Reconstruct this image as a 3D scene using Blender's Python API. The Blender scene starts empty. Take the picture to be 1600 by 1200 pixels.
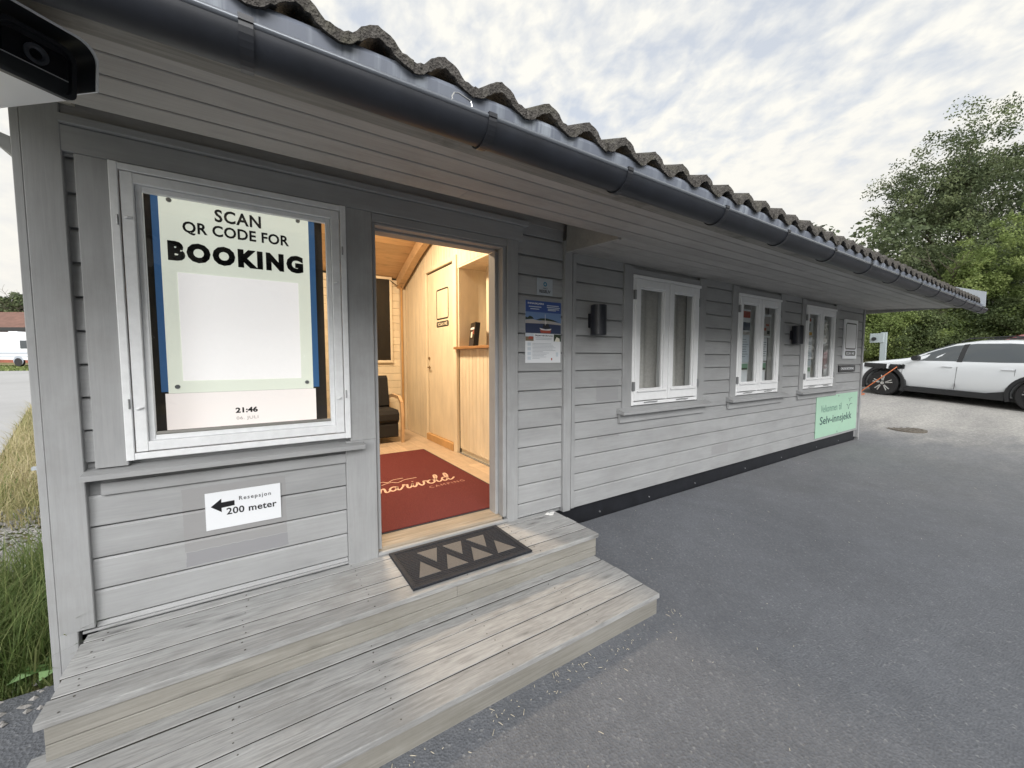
import bpy, bmesh, math, random
import numpy as np
from mathutils import Vector, Matrix
R = math.radians
random.seed(7)
rng = np.random.default_rng(11)
sc = bpy.context.scene
col = sc.collection

# ------------------------------------------------------------------ camera
cam = bpy.data.cameras.new('camera'); camo = bpy.data.objects.new('camera', cam); col.objects.link(camo)
cam.sensor_width = 36.0; cam.lens = 614.0 / 1600 * 36; cam.clip_start = .05; cam.clip_end = 2000
yaw, pitch = R(56.848), R(3.7274)
Hd = Vector((math.cos(yaw), math.sin(yaw), 0)); Rt = Vector((math.sin(yaw), -math.cos(yaw), 0))
Fw = Hd * math.cos(pitch) - Vector((0, 0, math.sin(pitch))); Up = Hd * math.sin(pitch) + Vector((0, 0, math.cos(pitch)))
camo.matrix_world = Matrix(((Rt.x, Up.x, -Fw.x, 0), (Rt.y, Up.y, -Fw.y, -2.5), (Rt.z, Up.z, -Fw.z, 1.53), (0, 0, 0, 1)))
sc.camera = camo

# ------------------------------------------------------------------ world, sun, exposure
SUN_EL, SUN_AZ = R(18), R(248)          # azimuth of the sun measured from +X towards +Y
w = bpy.data.worlds.new('World'); sc.world = w; w.use_nodes = True
nt = w.node_tree; nt.nodes.clear()
def wn(t, **k):
    n = nt.nodes.new(t)
    for a, b in k.items(): setattr(n, a, b)
    return n
sky = wn('ShaderNodeTexSky', sky_type='NISHITA', sun_disc=False)
sky.sun_elevation = SUN_EL; sky.sun_rotation = math.pi / 2 - SUN_AZ; sky.ozone_density = 2.5; sky.dust_density = .6
bgs = wn('ShaderNodeBackground'); bgs.inputs[1].default_value = .05
nt.links.new(sky.outputs[0], bgs.inputs[0])
tc = wn('ShaderNodeTexCoord'); sx = wn('ShaderNodeSeparateXYZ'); nt.links.new(tc.outputs['Generated'], sx.inputs[0])
def wm(op, a, b=None, cl=False):
    n = wn('ShaderNodeMath', operation=op); n.use_clamp = cl
    for i, v in enumerate((a, b)):
        if v is None: continue
        if isinstance(v, (int, float)): n.inputs[i].default_value = v
        else: nt.links.new(v, n.inputs[i])
    return n.outputs[0]
zz = wm('ADD', wm('MAXIMUM', sx.outputs[2], 0.0), .34)
cb = wn('ShaderNodeCombineXYZ')
nt.links.new(wm('DIVIDE', sx.outputs[0], zz), cb.inputs[0]); nt.links.new(wm('DIVIDE', sx.outputs[1], zz), cb.inputs[1])
mp = wn('ShaderNodeMapping'); mp.inputs['Rotation'].default_value = (0, 0, R(38)); mp.inputs['Scale'].default_value = (1.0, .78, 1)
nt.links.new(cb.outputs[0], mp.inputs[0])
def wnoise(scale, det, rough, dist=0):
    n = wn('ShaderNodeTexNoise'); n.inputs['Scale'].default_value = scale; n.inputs['Detail'].default_value = det
    n.inputs['Roughness'].default_value = rough; n.inputs['Distortion'].default_value = dist
    nt.links.new(mp.outputs[0], n.inputs['Vector']); return n.outputs[0]
n1 = wnoise(15, 4, .52, .25); n2 = wnoise(2.2, 3, .5, .2); n3 = wnoise(38, 4, .6, .2)
cover = wm('ADD', wm('ADD', wm('MULTIPLY', n1, 1.0), wm('MULTIPLY', n2, .7)), wm('MULTIPLY', n3, .28))
mr = wn('ShaderNodeMapRange'); mr.inputs[1].default_value = .76; mr.inputs[2].default_value = 1.12
nt.links.new(cover, mr.inputs[0])
# nearer the horizon the layer closes up
hz = wn('ShaderNodeMapRange'); hz.inputs[1].default_value = .08; hz.inputs[2].default_value = .42; hz.inputs[3].default_value = .45; hz.inputs[4].default_value = 0
nt.links.new(sx.outputs[2], hz.inputs[0])
mask = wm('ADD', wm('ADD', wm('MULTIPLY', mr.outputs[0], .20), hz.outputs[0]), .80, True)
cr = wn('ShaderNodeValToRGB'); e = cr.color_ramp.elements
e[0].position = .0; e[0].color = (.75, .775, .81, 1); e[1].position = 1; e[1].color = (1.0, .982, .915, 1)
cm = e = None
nt.links.new(mr.outputs[0], cr.inputs[0])
# warm tint low over the horizon
wr = wn('ShaderNodeMapRange'); wr.inputs[1].default_value = .12; wr.inputs[2].default_value = .5; wr.inputs[3].default_value = .75; wr.inputs[4].default_value = 0
nt.links.new(sx.outputs[2], wr.inputs[0])
mx = wn('ShaderNodeMix', data_type='RGBA'); nt.links.new(wr.outputs[0], mx.inputs[0]); nt.links.new(cr.outputs[0], mx.inputs[6])
mx.inputs[7].default_value = (.95, .925, .86, 1)
bgc = wn('ShaderNodeBackground'); bgc.inputs[1].default_value = .232; nt.links.new(mx.outputs[2], bgc.inputs[0])
ms = wn('ShaderNodeMixShader'); nt.links.new(mask, ms.inputs[0]); nt.links.new(bgs.outputs[0], ms.inputs[1]); nt.links.new(bgc.outputs[0], ms.inputs[2])
out = wn('ShaderNodeOutputWorld'); nt.links.new(ms.outputs[0], out.inputs[0])

sun = bpy.data.lights.new('sun', 'SUN'); sun.energy = 1.5; sun.angle = R(70); sun.color = (1, .985, .97)
suno = bpy.data.objects.new('sun', sun); col.objects.link(suno); suno.location = (-5, -8, 12)
sd = Vector((math.cos(SUN_AZ) * math.cos(SUN_EL), math.sin(SUN_AZ) * math.cos(SUN_EL), math.sin(SUN_EL)))
suno.rotation_euler = sd.to_track_quat('Z', 'Y').to_euler()
vs = sc.view_settings; vs.view_transform = 'Standard'; vs.look = 'None'; vs.exposure = 2.12; vs.gamma = 1; vs.use_curve_mapping = False

# ------------------------------------------------------------------ materials
M = {}
def newmat(name):
    m = bpy.data.materials.new(name); m.use_nodes = True; M[name] = m
    return m, m.node_tree, m.node_tree.nodes['Principled BSDF']
class NB:
    def __init__(s, nt): s.nt = nt
    def n(s, t, **k):
        n = s.nt.nodes.new(t)
        for a, b in k.items(): setattr(n, a, b)
        return n
    def l(s, a, b): s.nt.links.new(a, b)
    def math(s, op, a, b=0.0, c=None, cl=False):
        n = s.n('ShaderNodeMath', operation=op); n.use_clamp = cl
        for i, v in enumerate((a, b, c)):
            if v is None: continue
            if isinstance(v, (int, float)): n.inputs[i].default_value = v
            else: s.l(v, n.inputs[i])
        return n.outputs[0]
    def coords(s, kind='Object', scale=(1, 1, 1), rnd=True):
        t = s.n('ShaderNodeTexCoord'); o = t.outputs[kind]
        if rnd:
            oi = s.n('ShaderNodeObjectInfo'); ad = s.n('ShaderNodeVectorMath', operation='ADD'); mu = s.n('ShaderNodeMath', operation='MULTIPLY')
            mu.inputs[1].default_value = 37.0; s.l(oi.outputs['Random'], mu.inputs[0]); s.l(o, ad.inputs[0]); s.l(mu.outputs[0], ad.inputs[1]); o = ad.outputs[0]
        m = s.n('ShaderNodeMapping'); m.inputs['Scale'].default_value = scale; s.l(o, m.inputs[0]); return m.outputs[0]
    def world(s, scale=(1, 1, 1)):
        t = s.n('ShaderNodeNewGeometry'); m = s.n('ShaderNodeMapping'); m.inputs['Scale'].default_value = scale; s.l(t.outputs['Position'], m.inputs[0]); return m.outputs[0]
    def noise(s, v, sc_, det=4, rough=.55, dist=0):
        n = s.n('ShaderNodeTexNoise'); n.inputs['Scale'].default_value = sc_; n.inputs['Detail'].default_value = det
        n.inputs['Roughness'].default_value = rough; n.inputs['Distortion'].default_value = dist; s.l(v, n.inputs['Vector']); return n.outputs[0]
    def ramp(s, f, *stops):
        r = s.n('ShaderNodeValToRGB'); el = r.color_ramp.elements
        while len(el) < len(stops): el.new(.5)
        for i, (p, c) in enumerate(stops):
            el[i].position = p; el[i].color = (*c, 1) if len(c) == 3 else c
        s.l(f, r.inputs[0]); return r.outputs[0]
    def mix(s, f, a, b, mode='MIX'):
        m = s.n('ShaderNodeMix', data_type='RGBA', blend_type=mode)
        for i, v in ((0, f), (6, a), (7, b)):
            if isinstance(v, (int, float)): m.inputs[i].default_value = v
            elif isinstance(v, tuple): m.inputs[i].default_value = (*v, 1)
            else: s.l(v, m.inputs[i])
        return m.outputs[2]
    def bump(s, h, st, dist=.01, prev=None):
        b = s.n('ShaderNodeBump'); b.inputs['Strength'].default_value = st; b.inputs['Distance'].default_value = dist
        s.l(h, b.inputs['Height'])
        if prev is not None: s.l(prev, b.inputs['Normal'])
        return b.outputs[0]
def simple(name, c, rough=.5, metal=0, var=.0, sc_=30, bump=.0, spec=None):
    m, t, p = newmat(name); b = NB(t)
    p.inputs['Roughness'].default_value = rough; p.inputs['Metallic'].default_value = metal
    if spec is not None: p.inputs['Specular IOR Level'].default_value = spec
    if var or bump:
        v = b.coords(); n = b.noise(v, sc_, 5, .6)
        cc = tuple(min(1, x * (1 - var)) for x in c); cd = tuple(min(1, x * (1 + var)) for x in c)
        b.l(b.ramp(n, (.3, cc), (.7, cd)), p.inputs['Base Color'])
        if bump: b.l(b.bump(n, bump, .01), p.inputs['Normal'])
    else: p.inputs['Base Color'].default_value = (*c, 1)
    return m
def wood(name, base, dark, light, grain=(1.2, 26, 26), rough=.75, bump=.35, knots=.5, axis='X', rvar=.16, dirt=None, patch=None):
    """planed or weathered timber with the grain along one axis"""
    m, t, p = newmat(name); b = NB(t)
    sc1 = grain if axis == 'X' else ((grain[1], grain[1], grain[0]) if axis == 'Z' else (grain[1], grain[0], grain[1]))
    v = b.coords(scale=sc1); v0 = b.coords()
    g = b.noise(v, 3.2, 6, .62, .6); g2 = b.noise(v, 9, 4, .6, .2)
    sm = tuple({'X': (1, 3, 3), 'Y': (3, 1, 3), 'Z': (3, 3, 1)}[axis]); vb = b.coords(scale=sm)
    blot = b.noise(vb, 1.9, 5, .6)
    c = b.ramp(g, (.25, dark), (.5, base), (.78, light))
    oi = b.n('ShaderNodeObjectInfo')
    rv = b.math('MULTIPLY_ADD', oi.outputs['Random'], rvar * 2, 1 - rvar)
    bl = b.math('MULTIPLY_ADD', blot, .55, .74)
    k = b.math('MULTIPLY', rv, bl)
    cmb = b.n('ShaderNodeCombineColor'); [b.l(k, cmb.inputs[i]) for i in range(3)]
    c = b.mix(1.0, c, cmb.outputs[0], 'MULTIPLY')
    if knots:
        kv = b.coords(scale={'X': (2.1, 7.0, 7.0), 'Y': (7., 2.1, 7.), 'Z': (7., 7., 2.1)}[axis])
        vo = b.n('ShaderNodeTexVoronoi'); vo.inputs['Scale'].default_value = 1.35; vo.inputs['Randomness'].default_value = 1; b.l(kv, vo.inputs['Vector'])
        kd = b.math('ADD', vo.outputs['Distance'], b.math('MULTIPLY_ADD', g2, .12, -.06))
        km = b.ramp(kd, (.04, (1, 1, 1)), (.10, (.45, .45, .45)), (.24, (0, 0, 0)))
        c = b.mix(b.math('MULTIPLY', km, knots), c, tuple(x * .42 for x in dark))
    if dirt:
        d = b.noise(b.world(), 2.3, 6, .7); dm = b.ramp(d, (.52, (0, 0, 0)), (.7, (1, 1, 1)))
        c = b.mix(b.math('MULTIPLY', dm, dirt[1]), c, dirt[0])
    for (xa, xb, za, zb, dk) in (patch or ()):
        sp_ = b.n('ShaderNodeSeparateXYZ'); b.l(b.world(), sp_.inputs[0]); f = 1.0
        wob = b.math('MULTIPLY_ADD', b.noise(b.world(), 30, 2, .5), .012, -.006)
        X_ = b.math('ADD', sp_.outputs[0], wob); Z_ = b.math('ADD', sp_.outputs[2], wob)
        q = b.math('MULTIPLY', b.math('MULTIPLY', b.math('GREATER_THAN', X_, xa), b.math('LESS_THAN', X_, xb)), b.math('MULTIPLY', b.math('GREATER_THAN', Z_, za), b.math('LESS_THAN', Z_, zb)))
        c = b.mix(b.math('MULTIPLY', q, .8), c, dk)
    b.l(c, p.inputs['Base Color']); p.inputs['Roughness'].default_value = rough
    b.l(b.bump(g2, bump * .5, .002, b.bump(g, bump, .003)), p.inputs['Normal'])
    return m
wood('painted_wood', (.33, .336, .342), (.302, .306, .31), (.356, .362, .368), rough=.62, bump=.16, knots=.15, rvar=.05, dirt=((.26, .255, .25), .3), patch=[(-.325, .118, .565, .885, (.285, .283, .285)), (-.32, .12, .49, .562, (.25, .25, .265)), (2.52, 2.80, .815, .845, (.26, .262, .266)), (2.50, 2.78, 1.15, 1.34, (.29, .293, .3)), (4.35, 4.7, .42, .52, (.30, .30, .305))])
wood('painted_wood_up', (.32, .326, .332), (.295, .298, .302), (.345, .35, .356), rough=.62, bump=.2, knots=.12, axis='Z', rvar=.05, dirt=((.24, .235, .225), .4))
wood('soffit_paint', (.34, .332, .322), (.29, .283, .273), (.375, .367, .357), rough=.7, bump=.2, knots=.18, rvar=.08, dirt=((.20, .19, .175), .4))
wood('weathered_board', (.25, .245, .225), (.17, .165, .15), (.31, .305, .28), rough=.85, bump=.4, knots=.3, rvar=.05, dirt=((.09, .085, .075), .9))
wood('deck_wood', (.335, .337, .336), (.215, .214, .21), (.45, .452, .45), grain=(2.4, 24, 24), rough=.85, bump=.55, knots=.8, rvar=.10, dirt=((.24, .235, .225), .6))
wood('riser_wood', (.26, .25, .225), (.20, .19, .165), (.33, .318, .29), grain=(1.0, 26, 26), rough=.85, bump=.5, knots=.6, rvar=.08, dirt=((.2, .19, .16), .5))
wood('threshold_wood', (.27, .225, .17), (.19, .155, .115), (.36, .31, .25), rough=.7, knots=.2)
wood('cream_panel', (.78, .68, .5), (.74, .64, .46), (.8, .71, .53), rough=.45, bump=.08, knots=0, axis='Z', rvar=.03)
wood('pine_ceiling', (.62, .42, .23), (.5, .31, .16), (.7, .5, .3), rough=.5, knots=.5, axis='X', rvar=.1)
wood('oak_floor', (.56, .43, .3), (.45, .33, .22), (.64, .5, .36), grain=(18, 1.2, 18), rough=.35, knots=.3, axis='X', rvar=.1)
wood('pine_trim', (.6, .36, .15), (.5, .28, .11), (.66, .42, .2), axis='Z', rough=.5, knots=.2)
wood('counter_wood', (.3, .15, .06), (.2, .1, .04), (.36, .2, .09), axis='Y', rough=.35, knots=.1)
wood('armrest_wood', (.62, .42, .24), (.5, .33, .18), (.68, .48, .28), axis='Z', rough=.35, knots=0)
wood('trunk_bark', (.085, .07, .055), (.045, .037, .03), (.13, .115, .095), axis='Z', grain=(3, 9, 9), rough=.95, bump=.9, knots=0)
simple('gap_shade', (.035, .032, .026), .95)  # shade between the planks, put into the colour of their side faces
simple('white_paint', (.81, .82, .83), .4, var=.03, sc_=14, bump=.04)
simple('white_weathered', (.77, .785, .80), .5, var=.06, sc_=22, bump=.12)
simple('screw_metal', (.10, .095, .085), .6, .3)
simple('hinge_metal', (.33, .34, .35), .4, .6)
simple('black_foundation', (.012, .013, .017), .5, var=.3, sc_=8, bump=.2)
simple('gutter_bead', (.17, .185, .21), .2, .3)  # bright sky reflection on the lip, put into a lighter base colour
simple('gutter_metal', (.018, .021, .029), .5, var=.25, sc_=9, bump=.05)
simple('clip_metal', (.02, .022, .028), .4)
simple('lamp_black', (.016, .018, .026), .42, var=.15, sc_=60, bump=.08)
simple('plastic_white', (.8, .82, .84), .35)
simple('plastic_dark', (.012, .014, .018), .35)
simple('plastic_mid', (.035, .04, .05), .5)
simple('lens_glass', (.005, .006, .008), .06)
simple('rubber_black', (.016, .019, .027), .75, var=.4, sc_=120, bump=.5)
simple('mat_fibre', (.17, .16, .15), .95, var=.25, sc_=260, bump=.8)
simple('red_carpet', (.125, .018, .016), .97, var=.3, sc_=170, bump=.7)
simple('carpet_print', (.68, .45, .33), .95, var=.12, sc_=170)
simple('carpet_print_dim', (.48, .24, .18), .95, var=.12, sc_=170)
simple('sign_white', (.78, .80, .83), .3)
simple('sign_black', (.01, .01, .012), .35)
simple('sign_green', (.40, .63, .48), .35, var=.03, sc_=5)
simple('sign_green_ink', (.015, .07, .075), .4)
simple('sign_green_thin', (.06, .18, .15), .4)
simple('sign_grey', (.42, .46, .5), .4)
simple('ink_blue', (.05, .12, .36), .4)
simple('ink_teal', (.04, .20, .32), .4)
simple('ink_grey', (.33, .36, .4), .5)
simple('dark_fabric', (.018, .017, .016), .95, var=.3, sc_=150, bump=.5)
simple('tv_black', (.006, .005, .005), .25)
simple('brass', (.3, .22, .12), .3, .9)
simple('car_white', (.74, .77, .80), .22); M['car_white'].node_tree.nodes['Principled BSDF'].inputs['Coat Weight'].default_value = .8
simple('car_red', (.27, .02, .03), .2); M['car_red'].node_tree.nodes['Principled BSDF'].inputs['Coat Weight'].default_value = .8
simple('car_black', (.02, .021, .023), .5)
simple('car_gap', (.05, .05, .055), .7)
simple('tyre', (.02, .02, .021), .85, var=.2, sc_=60, bump=.3)
simple('alloy', (.6, .61, .62), .25, .8)
simple('alloy_black', (.012, .012, .013), .3)
simple('cable_orange', (.6, .17, .06), .45)
simple('chrome', (.7, .7, .7), .15, 1)
simple('headlight', (.5, .52, .55), .1)
simple('tail_red', (.3, .01, .01), .2)
simple('caravan_white', (.60, .62, .65), .35, var=.03, sc_=3)
simple('caravan_grey', (.3, .33, .38), .4)
simple('house_roof', (.16, .085, .065), .85, var=.25, sc_=2, bump=.3)
simple('house_wall', (.23, .08, .05), .85, var=.15, sc_=2)
simple('stone_mix', (.30, .29, .28), .9, var=.35, sc_=40)
simple('straw', (.55, .5, .4), .9)
simple('cast_iron', (.17, .15, .125), .7, .2, var=.35, sc_=60, bump=.5)
simple('steel_post', (.33, .38, .40), .5)
simple('bird_dropping', (.8, .8, .78), .8)
simple('board_end', (.72, .68, .58), .7, var=.12, sc_=12, bump=.1)
simple('hose_white', (.7, .72, .72), .5)
simple('dry_flower', (.7, .7, .66), .9)
# flashing strip in the eave, slate blue sheet with chalky runs
m, t, p = newmat('flashing'); b = NB(t)
runs = b.noise(b.world((26, .5, 1.2)), 1.0, 5, .6); broad = b.noise(b.world((4, 1, 1)), 1, 3, .5)
f = b.math('MULTIPLY', b.ramp(runs, (.50, (0, 0, 0)), (.62, (1, 1, 1))), b.ramp(broad, (.38, (.1, .1, .1)), (.65, (1, 1, 1))))
b.l(b.mix(f, (.17, .19, .235), (.36, .40, .45)), p.inputs['Base Color']); p.inputs['Roughness'].default_value = .45
# roof tile: coarse grey brown concrete with lichen
m, t, p = newmat('roof_tile'); b = NB(t); v = b.coords()
a = b.noise(v, 60, 5, .75); c2 = b.noise(v, 9, 4, .6); vo = b.n('ShaderNodeTexVoronoi'); vo.inputs['Scale'].default_value = 140; b.l(v, vo.inputs['Vector'])
c = b.ramp(a, (.3, (.04, .036, .034)), (.55, (.10, .092, .084)), (.78, (.25, .24, .225)))
c = b.mix(b.ramp(c2, (.52, (0, 0, 0)), (.80, (.8, .8, .8))), c, (.13, .125, .09))
b.l(c, p.inputs['Base Color']); p.inputs['Roughness'].default_value = .95
b.l(b.bump(vo.outputs['Distance'], .9, .006, b.bump(a, .9, .012)), p.inputs['Normal'])
# asphalt going over to pale dusty gravel east of the cabin
m, t, p = newmat('asphalt'); b = NB(t); wv = b.world()
fine = b.noise(wv, 130, 3, .7); vo = b.n('ShaderNodeTexVoronoi'); vo.inputs['Scale'].default_value = 95; b.l(wv, vo.inputs['Vector'])
vo2 = b.n('ShaderNodeTexVoronoi'); vo2.inputs['Scale'].default_value = 42; b.l(wv, vo2.inputs['Vector'])
chips = b.ramp(vo.outputs['Color'], (.0, (.085, .091, .104)), (.55, (.135, .142, .157)), (.86, (.20, .207, .222)), (.97, (.40, .40, .39)))
big = b.noise(wv, .9, 6, .62); mid = b.noise(wv, 5, 5, .6)
tone = b.math('MULTIPLY', b.math('MULTIPLY_ADD', big, .62, .70), b.math('MULTIPLY_ADD', mid, .36, .82))
cc = b.n('ShaderNodeCombineColor'); [b.l(tone, cc.inputs[i]) for i in range(3)]
asp = b.mix(1.0, chips, cc.outputs[0], 'MULTIPLY')
asp = b.mix(.62, asp, b.mix(1.0, (.130, .139, .157), cc.outputs[0], 'MULTIPLY'))
grav = b.mix(1.0, b.ramp(vo2.outputs['Color'], (0, (.30, .295, .29)), (.7, (.44, .43, .415)), (1, (.6, .59, .57))), b.ramp(b.noise(b.world((.35, 1.3, 1)), .8, 6, .65), (.3, (.68, .68, .68)), (.7, (1.08, 1.07, 1.04))), 'MULTIPLY')
sp = b.n('ShaderNodeSeparateXYZ'); b.l(wv, sp.inputs[0])
edge = b.math('ADD', b.math('MULTIPLY_ADD', sp.outputs[0], .42, -3.75), b.math('MULTIPLY', sp.outputs[1], .10))
edge = b.math('ADD', edge, b.math('MULTIPLY_ADD', b.noise(b.world((.5, 1.5, 1)), 1.1, 6, .65), 1.8, -.9), cl=True)
edge2 = b.math('MULTIPLY', b.ramp(b.math('ADD', b.math('MULTIPLY', sp.outputs[0], .12), b.math('MULTIPLY', sp.outputs[1], .05)), (.42, (0, 0, 0)), (1.1, (1, 1, 1))), .5)
b.l(b.mix(b.math('MAXIMUM', edge, b.math('MULTIPLY', edge2, b.noise(b.world((.6, 2, 1)), 1.4, 5, .7))), asp, grav), p.inputs['Base Color'])
p.inputs['Roughness'].default_value = .88
b.l(b.bump(vo.outputs['Distance'], .55, .006, b.bump(fine, .5, .004)), p.inputs['Normal'])
# soil under the grass
m, t, p = newmat('soil'); b = NB(t); wv = b.world(); a = b.noise(wv, 14, 6, .7); g_ = b.noise(wv, .5, 4, .6)
b.l(b.mix(b.ramp(g_, (.42, (0, 0, 0)), (.6, (1, 1, 1))), b.ramp(a, (.3, (.10, .105, .035)), (.7, (.25, .24, .10))), b.ramp(a, (.3, (.20, .17, .085)), (.7, (.36, .32, .19)))), p.inputs['Base Color'])
p.inputs['Roughness'].default_value = 1; b.l(b.bump(a, .8, .04), p.inputs['Normal'])
m, t, p = newmat('road_grey'); b = NB(t); a = b.noise(b.world(), 60, 4, .7); c2 = b.noise(b.world(), .4, 5, .6)
b.l(b.mix(1.0, b.ramp(a, (.3, (.36, .36, .365)), (.7, (.46, .46, .46))), b.ramp(c2, (.3, (.88, .88, .88)), (.7, (1.05, 1.05, 1.05))), 'MULTIPLY'), p.inputs['Base Color']); p.inputs['Roughness'].default_value = .9
def leafmat(name, c1, c2, c3, trans=.35):
    m, t, p = newmat(name); b = NB(t)
    a = b.n('ShaderNodeAttribute', attribute_name='tint'); n = b.noise(b.world(), .55, 3, .6)
    f = b.math('ADD', b.math('MULTIPLY', a.outputs['Fac'], .62), b.math('MULTIPLY_ADD', n, .9, -.26))
    c = b.ramp(f, (.15, c1), (.5, c2), (.9, c3))
    b.l(c, p.inputs['Base Color']); p.inputs['Roughness'].default_value = .55; p.inputs['Specular IOR Level'].default_value = .25
    tr = b.n('ShaderNodeBsdfTranslucent'); b.l(c, tr.inputs[0]); mxs = b.n('ShaderNodeMixShader'); mxs.inputs[0].default_value = trans
    o = t.nodes['Material Output']; b.l(p.outputs[0], mxs.inputs[1]); b.l(tr.outputs[0], mxs.inputs[2]); b.l(mxs.outputs[0], o.inputs[0])
leafmat('leaf_dark', (.05, .07, .038), (.105, .135, .068), (.20, .235, .115))
leafmat('leaf_mid', (.06, .088, .04), (.125, .165, .072), (.22, .265, .115))
leafmat('leaf_bright', (.105, .145, .048), (.21, .275, .09), (.38, .45, .17))
leafmat('needle', (.03, .045, .025), (.055, .075, .04), (.09, .11, .05), .15)
leafmat('grass_green', (.075, .125, .035), (.16, .22, .07), (.32, .34, .15))
leafmat('grass_dry', (.26, .27, .11), (.46, .41, .22), (.62, .54, .36))
def glass(name, tint=(.9, .92, .92), rough=.02, refl=1.5):
    m, t, p = newmat(name); b = NB(t); o = t.nodes['Material Output']
    tr = b.n('ShaderNodeBsdfTransparent'); tr.inputs[0].default_value = (*tint, 1)
    gl = b.n('ShaderNodeBsdfGlossy'); gl.inputs['Roughness'].default_value = rough
    lw = b.n('ShaderNodeLayerWeight'); lw.inputs[0].default_value = .5; mxs = b.n('ShaderNodeMixShader')
    b.l(b.math('MULTIPLY_ADD', b.math('POWER', lw.outputs['Facing'], 5.0), .9, .04 * refl, cl=True), mxs.inputs[0]); b.l(tr.outputs[0], mxs.inputs[1]); b.l(gl.outputs[0], mxs.inputs[2]); b.l(mxs.outputs[0], o.inputs[0])
glass('pane_glass', (.8, .82, .82)); glass('car_glass', (.30, .32, .33), refl=2.2)
def emit(name, c, s):
    m, t, p = newmat(name); p.inputs['Base Color'].default_value = (*c, 1); p.inputs['Emission Color'].default_value = (*c, 1); p.inputs['Emission Strength'].default_value = s
    p.inputs['Roughness'].default_value = .3; return m
emit('screen_green', (.74, .76, .66), .19); emit('screen_white', (.92, .88, .87), .19); emit('screen_pink', (.90, .82, .79), .18)
emit('screen_blue', (.055, .15, .34), .09); emit('screen_navy', (.03, .06, .2), .12); emit('lamp_glow', (1, .75, .45), 3)
simple('screen_ink', (.006, .006, .008), .2); simple('screen_ink_soft', (.42, .38, .36), .4)
simple('screen_body', (.03, .025, .022), .35)

# ------------------------------------------------------------------ mesh helpers
WO = {}   # world offset of every unrotated parent
class MB:
    def __init__(s): s.v = []; s.f = []; s.mi = []; s.m = 0
    def add(s, vs_, fs):
        o = len(s.v); s.v += [tuple(x) for x in vs_]; s.f += [tuple(i + o for i in q) for q in fs]; s.mi += [s.m] * len(fs)
        return s
    def box(s, x0, x1, y0, y1, z0, z1):
        return s.add([(x0, y0, z0), (x1, y0, z0), (x1, y1, z0), (x0, y1, z0), (x0, y0, z1), (x1, y0, z1), (x1, y1, z1), (x0, y1, z1)],
                     [(0, 3, 2, 1), (4, 5, 6, 7), (0, 1, 5, 4), (1, 2, 6, 5), (2, 3, 7, 6), (3, 0, 4, 7)])
    def prism(s, prof, axis, a, b_):
        """extrude a 2D profile along axis; the profile gives the two other axes in xyz order"""
        def P(q, t):
            return {'x': (t, q[0], q[1]), 'y': (q[0], t, q[1]), 'z': (q[0], q[1], t)}[axis]
        n = len(prof); v = [P(q, a) for q in prof] + [P(q, b_) for q in prof]
        f = [(i, (i + 1) % n, n + (i + 1) % n, n + i) for i in range(n)] + [tuple(range(n))[::-1], tuple(range(n, 2 * n))]
        return s.add(v, f)
    def cbox(s, x0, x1, y0, y1, z0, z1, c=.003, axis='x'):
        def oc(a0, a1, b0, b1): return [(a0 + c, b0), (a1 - c, b0), (a1, b0 + c), (a1, b1 - c), (a1 - c, b1), (a0 + c, b1), (a0, b1 - c), (a0, b0 + c)]
        if axis == 'x': return s.prism(oc(y0, y1, z0, z1), 'x', x0, x1)
        if axis == 'y': return s.prism(oc(x0, x1, z0, z1), 'y', y0, y1)
        return s.prism(oc(x0, x1, y0, y1), 'z', z0, z1)
    def tube(s, pts, r, n=8, cap=True):
        pts = [Vector(p) for p in pts]; rings = []
        rr = r if isinstance(r, (list, tuple)) else [r] * len(pts)
        prev = None
        for i, p in enumerate(pts):
            d = (pts[min(i + 1, len(pts) - 1)] - pts[max(i - 1, 0)]).normalized()
            a = prev if prev is not None else (Vector((0, 0, 1)) if abs(d.z) < .9 else Vector((1, 0, 0)))
            u = d.cross(a).normalized(); v_ = u.cross(d).normalized() * 1; prev = v_
            rings.append([p + (u * math.cos(2 * math.pi * k / n) + v_ * math.sin(2 * math.pi * k / n)) * rr[i] for k in range(n)])
        v = [q for ring in rings for q in ring]; f = []
        for i in range(len(pts) - 1):
            for k in range(n): f.append((i * n + k, i * n + (k + 1) % n, (i + 1) * n + (k + 1) % n, (i + 1) * n + k))
        if cap: f += [tuple(range(n))[::-1], tuple((len(pts) - 1) * n + k for k in range(n))]
        return s.add(v, f)
    def cyl(s, c, r, h, axis='z', n=20, r2=None):
        c = Vector(c); d = {'x': Vector((1, 0, 0)), 'y': Vector((0, 1, 0)), 'z': Vector((0, 0, 1))}[axis] * h
        return s.tube([c, c + d], [r, r if r2 is None else r2], n)
    def quad(s, a, b_, c, d): return s.add([a, b_, c, d], [(0, 1, 2, 3)])
def tag(o, label=None, cat=None, group=None, kind=None):
    if label: o['label'] = label
    if cat: o['category'] = cat
    if group: o['group'] = group
    if kind: o['kind'] = kind
    return o
def empty(name, loc, label, cat, group=None, rz=0, local=False):
    o = bpy.data.objects.new(name, None); col.objects.link(o); o.location = loc; o.rotation_euler = (0, 0, rz); o.empty_display_size = .1
    WO[o.name] = Vector((0, 0, 0)) if (local or rz) else Vector(loc)
    return tag(o, label, cat, group)
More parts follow.
